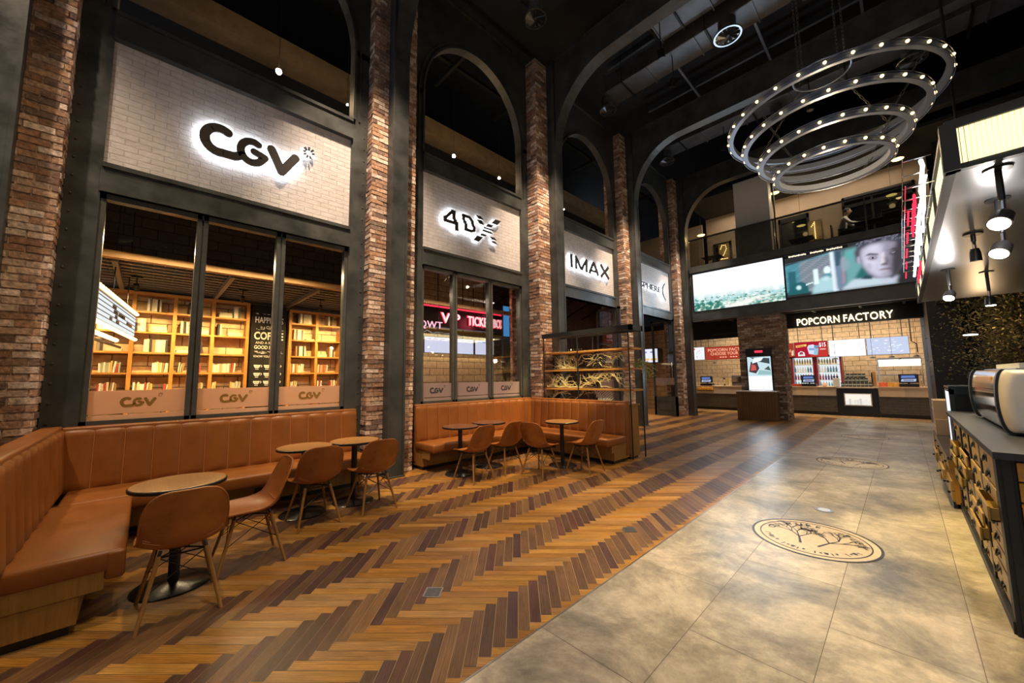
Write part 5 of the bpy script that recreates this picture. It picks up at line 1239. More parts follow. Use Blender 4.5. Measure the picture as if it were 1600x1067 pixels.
for i, (x, y, z) in enumerate([(-5.2, 15.7, 7.1), (-2.72, 16.0, 8.05), (.40, 16.0, 7.95), (-2.2, 17.2, 7.0), (.2, 17.2, 7.3)]):
    t = thing('pendant_lamp', '%s warm disc shaped pendant lamp from the left over the balcony' % ORD[i], 'lamp', (x, y, z), 0, 'pendant lamps over the balcony')
    G().lathe([(0, .0), (.15, .0), (.155, .012), (.03, .05), (0, .05)], (x, y, z), 24).build('lamp_shade', STEEL_D, t, smooth=True); G().lathe([(0, -.012), (.13, -.006), (.135, 0), (0, 0)], (x, y, z), 24).build('diffuser', emis('yellow_disc%d' % i, (1, .70, .18), 6 if i < 3 else 1.2), t)
    G().tube((x, y, z+.05), (x, y, 8.4), .005, n=5).build('cord', BLACK, t)
    point((x, y, z-.1), 14 if i < 3 else 4, (1, .68, .3), .08)
def num_sign(ch, x0, w, z0, h, y, lab):
    t = thing('number_sign', lab, 'sign', (x0, y, z0)); G().box(x0-.06, x0+w+.06, y, y+.02, z0-.06, z0+h+.06).build('back_plate', mat('dull_gold', (.16, .12, .04), .6), t)
    st = {'1': [(.15, .75), (.5, 1), (.5, 0)], '2': [(.08, .75), (.3, 1), (.75, .95), (.85, .7), (.5, .35), (.1, .02), (.9, .02)]}[ch]
    pts = []
    for p, q in zip(st, st[1:]):
        L = math.hypot((q[0]-p[0])*w, (q[1]-p[1])*h); n = max(1, int(L/.055))
        pts += [(x0+(p[0]+(q[0]-p[0])*k/n)*w, z0+(p[1]+(q[1]-p[1])*k/n)*h) for k in range(n)]
    pts.append((x0+st[-1][0]*w, z0+st[-1][1]*h))
    for a, b in pts: G().lathe([(0, -.02), (.018, -.008), (.02, .006), (0, .02)], (a, y-.02, b), 8).build('bulb', BULB, t)
num_sign('2', -5.08, .30, 6.45, .62, YR-.06, 'warm bulb number two between the left balcony window and the pale column')
num_sign('1', -1.98, .26, 6.50, .62, YR-.06, 'warm bulb number one on the balcony wall, right of the slim post')
point((-1.9, YR-.4, 6.8), 8, WARM, .1); point((-4.9, YR-.4, 6.8), 8, WARM, .1)
area((-2.3, 16.6, 8.3), (0, 0, 0), 5.5, 1.5, 80, (1, .80, .60)); spot((-.2, 15.5, 8.2), (-1.0, 16, 6.2), 420, NEUT, 30)  # spot added to brighten the seated person

# ------------------------------------------------------------ brick pillar, podium and kiosk screen before the snack counter
t = thing('brick_pillar', 'broad dark brick pillar under the left big screen', 'pillar', (-3.25, 15.2, 0))
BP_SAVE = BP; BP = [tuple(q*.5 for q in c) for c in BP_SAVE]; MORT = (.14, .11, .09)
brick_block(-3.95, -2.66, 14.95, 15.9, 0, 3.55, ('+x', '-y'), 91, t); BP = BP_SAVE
t = thing('kiosk_screen', 'upright white lit advertising screen on the front of the brick pillar', 'screen', (-3.2, 14.93, 1))
G().box(-3.72, -2.98, 14.86, 14.95, .94, 2.14).build('casing', BLACK, t); G().box(-3.72, -2.98, 14.84, 14.95, 2.16, 2.38).build('header', BLACK, t)
g = G(); P = lambda a, b, k=0: (-3.69+a*.68, 14.857-k*.0006, .98+b*1.12)
poly(g, P, [(0, 0), (1, 0), (1, 1), (0, 1)], (.92, .95, 1.0), 0); poly(g, P, [(0, .42), (1, .42), (1, 1), (0, 1)], (.55, .72, .78), 1)
poly(g, P, [(.1, 1), (.95, .95), (.95, .78), (.5, .85)], (.05, .07, .08), 2); poly(g, P, [(.05, .55), (.35, .5), (.5, .65), (.42, .85), (.15, .85)], (.07, .04, .05), 2)
poly(g, P, [(.12, .58), (.38, .6), (.35, .75), (.18, .78)], (.55, .10, .08), 3); poly(g, P, [(.7, .62), (.98, .58), (.9, .72)], (.08, .1, .1), 3); poly(g, P, [(.4, .46), (.98, .46), (.98, .56), (.5, .6)], (.3, .5, .5), 3); poly(g, P, [(.2, .8), (.6, .88), (.7, .97), (.3, .97)], (.85, .95, .95), 4)
g.build('picture', PICT, t, recalc=False)
g = G(); g.box(-3.45, -3.22, 14.835, 14.84, 2.24, 2.31); g.build('red_logo', NEONR, t)
area((-3.33, 14.8, 1.5), (-PI/2, 0, 0), .6, 1.0, 10, (.85, .92, 1))
t = thing('wooden_podium', 'dark slatted wooden podium with pale top in front of the brick pillar', 'podium', (-3.4, 14.7, 0))
G().box(-4.0, -2.86, 14.50, 14.84, 0, .93).build('body', PODW, t); G().box(-4.03, -2.83, 14.47, 14.86, .93, .965).build('top', CREAM, t)
g = G()
for k in range(16): x = -3.99+k*.0715; g.box(x, x+.058, 14.49, 14.505, .02, .92)
g.build('slats', PODW, t)
o = G().box(-2.655, -2.645, 15.2, 15.28, 1.6, 1.85).build('wall_notice', CREAM); tag(o, 'small pale notice plate on the side of the brick pillar', 'plate')

# ------------------------------------------------------------ snack shop
wall('wall_back', BLOCK, -12, .62, 20.5, 20.6, 0, 3.75, lab='cream block wall behind the snack counter')
wall('wall_snack_side', BLOCK, .60, .70, 17.2, 20.5, 0, 3.75, lab='cream block side wall of the snack shop')
wall('wall_dark_end', mat('black_wall', (.012, .012, .013), .5), .58, 1.15, 14.95, 17.2, 0, 5.4, lab='black wall block right of the snack shop')
o = G().box(.50, .58, 17.1, 17.3, 0, 3.75).build('trim_21', BRUSHED); struct(o, 'brushed metal corner trim of the snack shop', 'trim')
YC = 18.0
t = thing('snack_counter', 'long snack counter with pale stone upper front and dark tiled base', 'counter', (-3, YC, 0))
PALE = mat('pale_stone', (.56, .46, .37), .45, var=.06); PALE2 = mat('pale_stone_warm', (.70, .54, .38), .45, var=.05)
DT = brick_mat('dark_mosaic', (.10, .085, .075), (.08, .07, .06), (.05, .045, .04), .3, .09, .006, .35, .3)
for a, b, m in [(-7.0, -5.0, PALE), (-5.0, -3.2, PALE), (-3.2, -2.9, PALE), (-2.9, -2.25, PALE2), (-2.25, -1.72, PALE), (-.62, .0, PALE2), (.0, .57, PALE)]:
    G().box(a+.001, b-.001, YC, YC+.5, .70, 1.0).build('stone_front', m, t)
for a, b in [(-7.0, -1.72), (-.62, .57)]:
    G().box(a, b, YC+.02, YC+.5, .12, .70).build('tiled_base', DT, t); G().box(a, b, YC+.06, YC+.5, 0, .12).build('toe_kick', BLACK, t)
    G().box(a, b, YC-.02, YC+.7, 1.0, 1.035).build('counter_top', PALE2, t)
t = thing('display_cooler', 'black framed cooler with lit glass front in the snack counter', 'cooler', (-1.17, YC, 0))
G().box(-1.70, -.64, YC-.03, YC+.5, 0, .98).build('body', BLACK, t); G().box(-1.62, -.72, YC-.05, YC+.5, .98, 1.03).build('top', PALE2, t)
G().box(-1.52, -.80, YC-.036, YC-.03, .36, .80).build('frame', CREAM, t); G().box(-1.49, -.83, YC-.042, YC-.036, .39, .77).build('lit_window', emis('cooler_lit', (1, .90, .78), 1.0), t)
g = G()
for k in range(9): x = -1.47+k*.07; g.box(x, x+.06, YC-.045, YC-.042, .40, .40+brnd.uniform(.14, .22), brnd.choice([(.7, .66, .6), (.62, .6, .58), (.75, .7, .62), (.8, .76, .7)]))
g.box(-1.49, -.83, YC-.045, YC-.042, .39, .40, (.3, .3, .3)); g.build('shelf_goods', PICT, t)  # goods given the screen emission, so they glow against the lit window
# cup cans
can = None
CANN = {0: 'bottom row', 1: 'middle row', 2: 'top row'}
for r, n in ((0, 8), (1, 6), (2, 5)):
    for k in range(n):
        x = -1.17+(k-(n-1)/2)*.105; z = 1.03+r*.155
        if can is None:
            can = thing('popcorn_tin', 'x', 'tin', (x, YC+.1, z), 0, 'dark tins stacked on the cooler')
            G().lathe([(0, 0), (.047, 0), (.047, .14), (0, .14)], (x, YC+.1, z), 16).build('tin_body', mat('tin_dark', (.03, .05, .06), .35), can, smooth=True)
            G().lathe([(0, .14), (.05, .14), (.05, .152), (0, .152)], (x, YC+.1, z), 16).build('lid', mat('tin_lid', (.08, .09, .08), .4), can); G().lathe([(.0475, .05), (.0478, .05), (.0478, .10), (.0475, .10)], (x, YC+.1, z), 16).build('label_band', mat('tin_label', (.35, .42, .42), .5), can); c = can
        else: c = dup(can, (x, YC+.1, z))
        c['label'] = 'dark popcorn tin, %s from left in the %s on the cooler' % (ORD[k], CANN[r])
t = thing('popcorn_packet', 'white popcorn packet with two black scoops beside the tins', 'packet', (-1.68, YC+.15, 1.03))
G().cbox(-1.80, -1.62, YC+.1, YC+.2, 1.035, 1.34, .01).build('packet', WHITEP, t); G().lathe([(0, 0), (.03, .02), (.035, .06), (0, .08)], (-1.76, YC+.12, 1.34), 10).build('scoop', BLACK, t); G().lathe([(0, 0), (.03, .02), (.035, .06), (0, .08)], (-1.67, YC+.12, 1.34), 10).build('scoop', BLACK, t)
def till(x, w, lab, h=.42):
    t = thing('cash_register', lab, 'cash register', (x, YC+.15, 1.035)); z = 1.035
    G().cbox(x-w/2, x+w/2, YC+.02, YC+.34, z, z+.10, .01).build('base', BLACK, t); G().tube((x, YC+.2, z+.1), (x, YC+.2, z+.2), .03, n=10).build('stem', BLACK, t)
    G().cbox(x-w/2, x+w/2, YC+.06, YC+.12, z+.13, z+h, .01).build('monitor', BLACK, t)
    g = G(); P = lambda a, b, k=0: (x-w/2+.03+a*(w-.06), YC+.058-k*.0006, z+.15+b*(h-.17)); poly(g, P, [(0, 0), (1, 0), (1, 1), (0, 1)], (.02, .02, .03), 0)
    poly(g, P, [(.08, .55), (.9, .6), (.85, .9), (.1, .88)], (.12, .2, .5), 1); poly(g, P, [(.05, .1), (.9, .1), (.95, .45), (.1, .42)], (.45, .5, .65), 1); poly(g, P, [(.2, .2), (.8, .2), (.8, .34), (.2, .34)], (.1, .12, .3), 2); g.build('picture', PICT, t, recalc=False)
till(-6.15, .50, 'black cash register at the left end of the snack counter'); till(-2.50, .44, 'black cash register in front of the drinks fridges'); till(.12, .46, 'black cash register at the right end of the snack counter')
t = thing('snack_basket', 'red and orange snack packets beside the right cash register', 'basket', (-.45, YC+.2, 1.035))
g = G()
for k in range(7):
    x = -.60+k*.075; c = [(.75, .10, .04), (.80, .14, .06), (.78, .12, .05), (.85, .42, .05), (.80, .36, .05), (.85, .50, .08), (.80, .40, .1)][k]; g.cbox(x, x+.07, YC+.1, YC+.2, 1.036, 1.036+brnd.uniform(.12, .17), .012, c)
g.build('packets', MATTE, t); 
t = thing('snack_basket', 'row of orange packets set in the counter front at the left end', 'basket', (-6.2, YC-.03, .86))
g = G()
for k in range(5): x = -6.5+k*.13; g.cbox(x, x+.12, YC-.08, YC-.005, .84, .96+.01*(k % 2), .02, (.90, .42+.05*(k % 2), .06))
g.build('packets', MATTE, t); G().box(-6.52, -5.84, YC-.09, YC, .82, .84).build('shelf', BLACK, t)
t = thing('coffee_machine', 'grey coffee machine with cups on the left part of the snack counter', 'coffee machine', (-5.0, YC+.3, 1.035))
G().cbox(-5.15, -4.72, YC+.15, YC+.5, 1.036, 1.48, .02).build('body', mat('grey_plastic', (.10, .09, .11), .3), t); G().box(-5.12, -4.76, YC+.13, YC+.15, 1.2, 1.42).build('front_panel', CHROME, t)
g = G()
for k in range(12): x = -5.42+.09*(k % 3); z = 1.036+.09*(k//3); g.lathe([(.0, 0), (.03, 0), (.04, .08), (0, .08)], (x, YC+.1, z), 10, brnd.choice([(.05, .03, .02), (.8, .6, .2), (.75, .65, .5)]))
g.build('paper_cups', MATTE, t)
t = thing('flower_cloth', 'white folded cloth at the pillar end of the left counter', 'cloth', (-4.4, YC+.2, 1.035)); G().cbox(-4.62, -4.22, YC+.1, YC+.3, 1.036, 1.13, .04).build('folds', WHITEP, t, smooth=True)
o = G().lathe([(0, 0), (.06, 0), (.085, .05), (.06, .12), (0, .13)], (-2.05, YC+.15, 1.036), 16, (.8, .45, .35)).build('round_container', MATTE, origin=(-2.05, YC+.15, 1.036)); tag(o, 'small round pinkish container right of the fridge cash register', 'container')
o = G().cbox(-3.25, -2.72, YC+.1, YC+.3, 1.036, 1.12, .01, (.35, .03, .02)).build('red_tray', MATTE, origin=(-3.0, YC+.2, 1.036)); tag(o, 'long dark red tray on the counter beside the brick pillar', 'tray')
# drinks fridges
def fridge(x0, x1, lab):
    t = thing('drinks_fridge', lab, 'fridge', ((x0+x1)/2, 19.6, 0), 0, 'red drinks fridges behind the counter'); y = 19.4; RED = mat('fridge_red', (.20, .012, .02), .3)
    g = G(); g.box(x0, x0+.06, y, y+.6, 0, 2.25); g.box(x1-.06, x1, y, y+.6, 0, 2.25); g.box(x0, x1, y+.5, y+.6, 0, 2.25); g.box(x0, x1, y, y+.6, 2.17, 2.25); g.box(x0, x1, y, y+.6, 0, .5); g.build('cabinet', RED, t)
    G().box(x0+.06, x1-.06, y+.42, y+.43, .5, 2.17).build('lit_back', emis('fridge_lit', (.85, .95, 1), .9), t)
    for r in range(5): G().box(x0+.06, x1-.06, y+.05, y+.42, .62+r*.31, .64+r*.31).build('shelf', WHITEP, t)
    g = G(); pal = [[(.05, .12, .3), (.6, .7, .8)], [(.05, .35, .45), (.2, .5, .6)], [(.35, .06, .12), (.1, .05, .2)], [(.1, .25, .4), (.7, .75, .8)], [(.85, .55, .1), (.8, .7, .2)]]
    for r in range(5):
        n = int((x1-x0-.14)/.085)
        for k in range(n):
            x = x0+.11+k*.085; z = .642+r*.31; c = brnd.choice(pal[r]); g.lathe([(0, 0), (.03, 0), (.03, .14), (.012, .19), (.012, .23), (0, .23)], (x, y+.12, z), 8, c)
    for k in range(1): pass
    o = g.build('bottles', MATTE, t); o['kind'] = 'stuff'
fridge(-3.95, -3.30, 'red drinks fridge with glass front half hidden by the brick pillar'); fridge(-3.22, -2.45, 'red drinks fridge with glass front, middle of the three'); fridge(-2.42, -1.62, 'red drinks fridge with glass front, right end of the three')
t = thing('popcorn_warmer', 'brightly lit glass popcorn warmer at the right of the snack shop', 'popcorn machine', (-.1, 19.3, 1))
g = G(); g.box(-.62, .5, 19.2, 19.7, 0, 1.0); g.box(-.62, .5, 19.2, 19.7, 1.98, 2.04); g.build('cabinet', BRUSHED, t)
for x in (-.62, .47): G().box(x, x+.03, 19.2, 19.23, 1, 1.98).build('post', CHROME, t)
G().box(-.60, .48, 19.66, 19.68, 1.74, 1.98).build('lit_back', emis('warmer_lit', (1, .93, .8), 1.5), t); G().box(-.60, .48, 19.22, 19.225, 1.0, 1.93).build('glass', GLASS, t); G().box(-.6, .48, 19.25, 19.64, 1.42, 1.44).build('inner_shelf', CHROME, t); G().box(-.6, .48, 19.22, 19.64, 1.93, 1.95).build('lit_top', emis('warmer_top', (1, .95, .85), 3), t)
g = G()
for k in range(160): p = Vector((-.55+1.0*brnd.random(), 19.3+.3*brnd.random(), 1.0+.28*brnd.random()**2)); r = brnd.uniform(.018, .03); g.lathe([(0, -r), (r, 0), (0, r)], p, 5, brnd.choice([(.9, .75, .4), (.95, .85, .6), (.85, .55, .2)]))
o = g.build('popcorn', MATTE, t); o['kind'] = 'stuff'
t = thing('wooden_board', 'tall pale wooden stand left of the popcorn warmer', 'stand', (-.72, 18.5, 1)); G().box(-.78, -.66, 18.3, 18.36, 1.036, 1.55).build('board', OAK_TOP, t); G().box(-.78, -.74, 18.28, 18.3, 1.05, 1.5).build('dark_edge', BLACK, t)
# menu boards
YM = 19.2
def board(x0, x1, z0, z1, lab, paint, m=PICT):
    t = thing('menu_board', lab, 'menu board', (x0, YM, z0), 0, None); G().box(x0, x1, YM, YM+.06, z0, z1).build('casing', BLACK, t)
    g = G(); P = lambda a, b, k=0: (x0+.01+a*(x1-x0-.02), YM-.003-k*.0008, z0+.01+b*(z1-z0-.02)); paint(g, P); g.build('picture', m, t, recalc=False)
    for x in (x0+.15, x1-.15): G().tube((x, YM+.03, z1), (x, YM+.03, 3.75), .012, n=6).build('hanger', BLACK, t)
def mtext(g, P, s, a, b, w, h, col, k=3, off=.02):
    add_text(g, s, w, h, lambda p, q, r: P(a+p, b+q, k+r*.2), off, 1.0, col)
RB = (.42, .035, .02)
def m_white(g, P):
    poly(g, P, [(0, 0), (1, 0), (1, 1), (0, 1)], (.85, .88, .92), 0); rnd = random.Random(3)
    poly(g, P, [(.06, .8), (.2, .8), (.2, .93), (.06, .93)], (.8, .05, .1), 1)
    for _ in range(14): a, b = rnd.uniform(.1, .85), rnd.uniform(.1, .75); w = rnd.uniform(.04, .12); poly(g, P, [(a, b), (a+w, b), (a+w, b+.06), (a, b+.06)], rnd.choice([(.6, .4, .5), (.4, .6, .7), (.6, .62, .6), (.8, .5, .5)]), 1)
def m_red(g, P):
    poly(g, P, [(0, 0), (1, 0), (1, 1), (0, 1)], (.36, .042, .022), 0); c = (.95, .42, .28)
    mtext(g, P, 'POPCORN FACTORY', .05, .62, .80, .24, c); mtext(g, P, 'CHOOSE YOUR FLAVOR', .10, .33, .84, .23, c); [poly(g, P, [(.28+k*.05, .13), (.315+k*.05, .13), (.315+k*.05, .21), (.28+k*.05, .21)], c, 3) for k in range(11) if k % 4 != 3]
    poly(g, P, [(.93, .1), (1, .1), (1, .5), (.95, .45)], (.85, .6, .4), 2)
def m_promo(g, P):
    poly(g, P, [(0, 0), (1, 0), (1, 1), (0, 1)], (.40, .012, .03), 0); poly(g, P, [(.45, 0), (1, 0), (1, .75), (.6, .5)], (.52, .04, .03), 1)
    mtext(g, P, '$15', .76, .60, .20, .32, (1, .95, .95)); poly(g, P, [(.78, .45), (.95, .45), (.95, .52), (.78, .52)], (.8, .5, .5), 2)
    poly(g, P, [(.05, .66), (.38, .72), (.38, .86), (.05, .80)], (.95, .65, .15), 2); [poly(g, P, [(.08+k*.05, .71), (.115+k*.05, .715), (.115+k*.05, .79), (.08+k*.05, .785)], (.40, .05, .02), 4) for k in range(5)]
    poly(g, P, [(.10, .08), (.32, .08), (.30, .32), (.20, .42), (.10, .30)], (.8, .75, .7), 2); poly(g, P, [(.14, .18), (.27, .2), (.24, .36), (.16, .34)], (.3, .06, .1), 3)
    poly(g, P, [(.44, .20), (.60, .15), (.66, .72), (.58, .82), (.44, .78), (.40, .62)], (.62, .72, .85), 2); poly(g, P, [(.46, .45), (.62, .42), (.63, .56), (.44, .6)], (.25, .35, .6), 3); poly(g, P, [(.58, .12), (.70, .12), (.74, .55), (.62, .55)], (.3, .5, .65), 4); poly(g, P, [(.60, .58), (.73, .58), (.76, .75), (.62, .75)], (.15, .3, .45), 4)
def m_light(seed, base, ink):
    def f(g, P):
        poly(g, P, [(0, 0), (1, 0), (1, 1), (0, 1)], base, 0); rnd = random.Random(seed)
        for _ in range(30): a, b = rnd.uniform(.05, .88), rnd.uniform(.08, .85); w = rnd.uniform(.02, .09); poly(g, P, [(a, b), (a+w, b), (a+w, b+.05), (a, b+.05)], tuple(q*rnd.uniform(.85, 1.1) for q in ink), 1)
    return f
board(-7.08, -6.53, 2.24, 2.86, 'white menu board with a red dot, far left of the snack shop', m_white)
board(-6.50, -4.3, 2.22, 2.84, 'red POPCORN FACTORY CHOOSE YOUR FLAVOR menu board left of the brick pillar', m_red)
board(-4.2, -3.06, 2.20, 2.78, 'red menu board partly hidden behind the brick pillar', m_red)
board(-3.04, -1.97, 2.17, 2.80, 'crimson combo menu board with the price $15', m_promo)
board(-1.94, -.88, 2.15, 2.80, 'blank looking bright white menu board right of the price board', m_light(4, (1.15, 1.15, 1.2), (.75, .76, .9)))
board(-.86, .24, 2.16, 2.80, 'bluish grey menu board at the right end of the row', m_light(9, (.55, .62, .80), (.85, .90, 1.0)))
t = thing('wall_pipe', 'dark bent pipe hanging at the right of the menu boards', 'pipe', (.35, 19.3, 2.4)); g = G(); g.path([(.30, YM, 3.75), (.30, YM, 2.6), (.42, YM, 2.5), (.42, YM, 2.2)], .018, 8); g.build('pipe_run', BLACK, t)
for i, x in enumerate([-6.05, -1.75, -.72, -.22, .38]):
    t = thing('pendant_cup_lamp', '%s small dark bowl lamp from the left hanging under the menu boards' % ORD[i], 'lamp', (x, 19.0, 2.1), 0, 'small bowl lamps over the counter')
    G().lathe([(.0, .06), (.05, .05), (.085, 0), (.075, -.005), (0, .03)], (x, 19.0, 2.05), 16).build('lamp_shade', BLACK, t, smooth=True); G().tube((x, 19.0, 2.1), (x, 19.0, 3.75), .005, n=5).build('cord', BLACK, t)
# POPCORN FACTORY sign and soffit
t = thing('channel_letter_sign', 'warm glowing POPCORN FACTORY letters above the snack counter', 'sign', (-1.3, 17, 3.3))
G().box(-5.4, .58, 17.03, 17.09, 3.18, 3.22).build('mounting_rail', STEEL, t)
for s, x0, x1 in (('POPCORN', -2.54, -1.36), ('FACTORY', -1.26, -.06)):
    g = G(); add_text(g, s, x1-x0, .25, lambda p, q, r: (x0+p, 16.98+r*.03, 3.25+q), .01, 1.08); g.build('letters', SIGNW, t, recalc=False)
wall('wall_soffit_left', STEEL_D, -9, -3.9, 17.11, 17.16, 3.02, 3.75, lab='dark soffit over the left part of the snack counter')
wall('wall_soffit', STEEL_D, -5.4, .58, 17.05, 17.1, 3.22, 3.75, lab='dark soffit behind the popcorn sign')
g = G()
for x in (-4.6, -3.2, -2.0, -.8, .2): g.box(x-.03, x+.03, 15.2, 17.0, 3.66, 3.72)
g.box(-5.4, .58, 16.0, 16.06, 3.62, 3.66); o = g.build('ceiling_rails', STEEL_L); struct(o, 'steel rails under the snack shop ceiling', 'ceiling')
for i, x in enumerate([-6.6, -5.2, -4.4, -2.2, -1.2, -.2]):
    track_spot((x, 17.6, 3.45), '%s black track spotlight from the left over the snack counter' % ORD[i], (x+.1, 18.8, .9), 60, (1, .78, .5), True, 3.75)
area((-2.8, 19.0, 3.6), (.25, 0, 0), 6.5, .8, 150, (1, .80, .56)); area((-3, 17.5, 3.6), (0, 0, 0), 6, .5, 130, (1, .80, .58))

# ------------------------------------------------------------ right hand cafe counter with drawers
XC = .35
t = thing('drawer_cabinet', 'tall apothecary cabinet full of small wooden drawers under the black counter top', 'cabinet', (.8, 5, 0))
g = G(); g.box(XC+.05, 1.25, 3.66, 6.70, .05, 1.0); g.build('carcass', STEEL_D, t)
g = G(); g.box(XC-.01, XC+.06, 3.64, 3.745, 0, 1.01); g.box(XC-.01, XC+.06, 6.35, 6.72, 0, 1.01); g.box(XC-.02, XC+.06, 3.66, 6.72, 0, .07); g.box(XC-.01, XC+.06, 3.66, 6.72, .985, 1.01)
for k in range(1, 4): y = 3.70+k*.66; g.box(XC-.01, XC+.06, y-.03, y+.04, 0, 1.01)
g.box(XC+.01, 1.25, 3.63, 3.68, 0, .06); g.box(XC+.01, XC+.045, 3.625, 3.68, 0, 1.01); g.box(1.2, 1.25, 3.63, 3.68, 0, 1.01)
g.build('steel_frame', STEEL_D, t)
drnd = random.Random(9); PULL = {(0, 3): .055, (1, 5): .03, (1, 6): .05, (2, 3): .045, (2, 2): .03, (3, 2): .05, (3, 3): .06, (3, 5): .04, (0, 2): .012, (1, 2): .012}
for c in range(4):
    y0 = 3.75+c*.66; y1 = y0+.57
    for r in range(9):
        z1 = .98-r*.1; z0 = z1-.092; p = PULL.get((c, r), drnd.choice([0, 0, .004, .01]))
        g = G(); g.cbox(XC-p, XC+.012-p, y0, y1, z0, z1, .002); 
        if p > .03: g.box(XC+.012-p, XC+.3-p, y0+.01, y0+.02, z0+.005, z1-.01); g.box(XC+.012-p, XC+.3-p, y1-.02, y1-.01, z0+.005, z1-.01); g.box(XC-p, XC+.3-p, y0+.01, y1-.01, z0+.004, z0+.012)
        d = g.build('drawer', DRAWERW, t)
        ym = (y0+y1)/2; zm = (z0+z1)/2; g = G(); g.box(XC-p-.003, XC-p, ym-.05, ym+.05, zm-.02, zm+.025)
        g.path([(XC-p-.004-.012*math.sin(PI*k/8), ym-.04+.08*k/8, zm+.01-.030*math.sin(PI*k/8)) for k in range(9)], .005, 6); g.build('pull_handle', BLACK, d)
for r in range(8):
    z1 = .975-r*.115; z0 = z1-.105
    for c in range(2): x0 = XC+.065+c*.42; G().cbox(x0, x0+.40, 3.635-.012*(r in (2, 5)), 3.655, z0, z1, .003).build('drawer', AMBERW, t)
o = G().cbox(.315, 1.45, 3.44, 6.75, 1.012, 1.052, .003).build('counter_top', mat('black_counter', (.030, .033, .040), .5, var=.2, vscale=4, spec=.25), origin=(.8, 5, 1.012)); tag(o, 'long matt black counter top over the drawer cabinet', 'counter top')
t = thing('low_cabinet', 'low wooden drawer cabinet with black top beyond the tall one', 'cabinet', (.7, 8.0, 0)); XL = .28
G().box(XL+.02, .345, 6.5, 9.2, .05, .535).build('body_front', AMBERW, t); G().box(.345, 1.2, 6.74, 9.2, .05, .535).build('body', AMBERW, t)
G().box(XL-.01, .335, 6.45, 9.25, .535, .565).build('top_edge', mat('black_top2', (.03, .032, .036), .15), t); G().box(.335, 1.3, 6.76, 9.25, .535, .565).build('top', mat('black_top3', (.03, .032, .036), .15), t)
G().box(XL-.01, XL+.02, 9.12, 9.2, .05, .535).build('end_post', AMBERW, t); G().box(XL, XL+.03, 6.5, 9.2, 0, .05).build('plinth', BLACK, t)
for c in range(4):
    for r in range(4):
        y0 = 6.53+c*.64; z1 = .525-r*.117; p = .05 if (c, r) in ((0, 1), (1, 2), (2, 1)) else .0
        d = G().cbox(XL-.002-p, XL+.02-p, y0, y0+.58, z1-.107, z1, .002).build('drawer', DRAWERW, t); G().tube((XL-.022-p, y0+.27, z1-.06), (XL-.002-p, y0+.27, z1-.06), .012, n=8).build('knob', BLACK, d)
for i, (z0, z1, dy, s_) in enumerate([(.566, .80, 0, 1), (.802, 1.08, .02, .95)]):
    t = thing('cardboard_box', ['tan cardboard box standing on the low cabinet, lower of two', 'tan cardboard box stacked on top of the other at the low cabinet end'][i], 'box', (.5, 8.9, z0))
    G().cbox(.285, .285+.4*s_, 8.55+dy, 8.55+dy+.6*s_, z0, z1, .004).build('carton', mat('cardboard%d' % i, (.52, .34, .19), .8, var=.08), t); G().box(.282, .2835, 8.55+dy, 8.55+dy+.6*s_, (z0+z1)/2, (z0+z1)/2+.01).build('tape', CREAM, t)
t = thing('display_case', 'black framed pastry display case with white lit panels past the counter', 'display case', (.9, 6.9, .7))
DY0, DY1 = 6.80, 7.5; ZB = .567
g = G(); g.box(.36, 1.5, DY0, DY1, 1.30, 1.335); g.box(.36, .40, DY0, DY0+.04, ZB, 1.3); g.box(.36, .40, DY1-.04, DY1, ZB, 1.3); g.box(1.46, 1.5, DY0, DY0+.04, ZB, 1.3); g.box(.60, .66, DY0, DY0+.04, ZB, 1.3); g.box(.36, 1.5, DY0, DY0+.03, 1.24, 1.30); g.box(.36, .38, DY0, DY1, 1.27, 1.31); g.build('frame', mat('case_dark', (.02, .03, .04), .25), t)
G().box(.365, .37, DY0+.04, DY1-.04, ZB, 1.27).build('lit_side_panel', LBOXW, t); G().box(.66, 1.46, DY0+.01, DY0+.02, ZB, 1.24).build('lit_front_panel', emis('case_lit', (.85, .95, 1), 1.1), t); G().box(.40, .6, DY0+.01, DY0+.02, ZB, 1.24).build('dark_panel', BLACK, t)

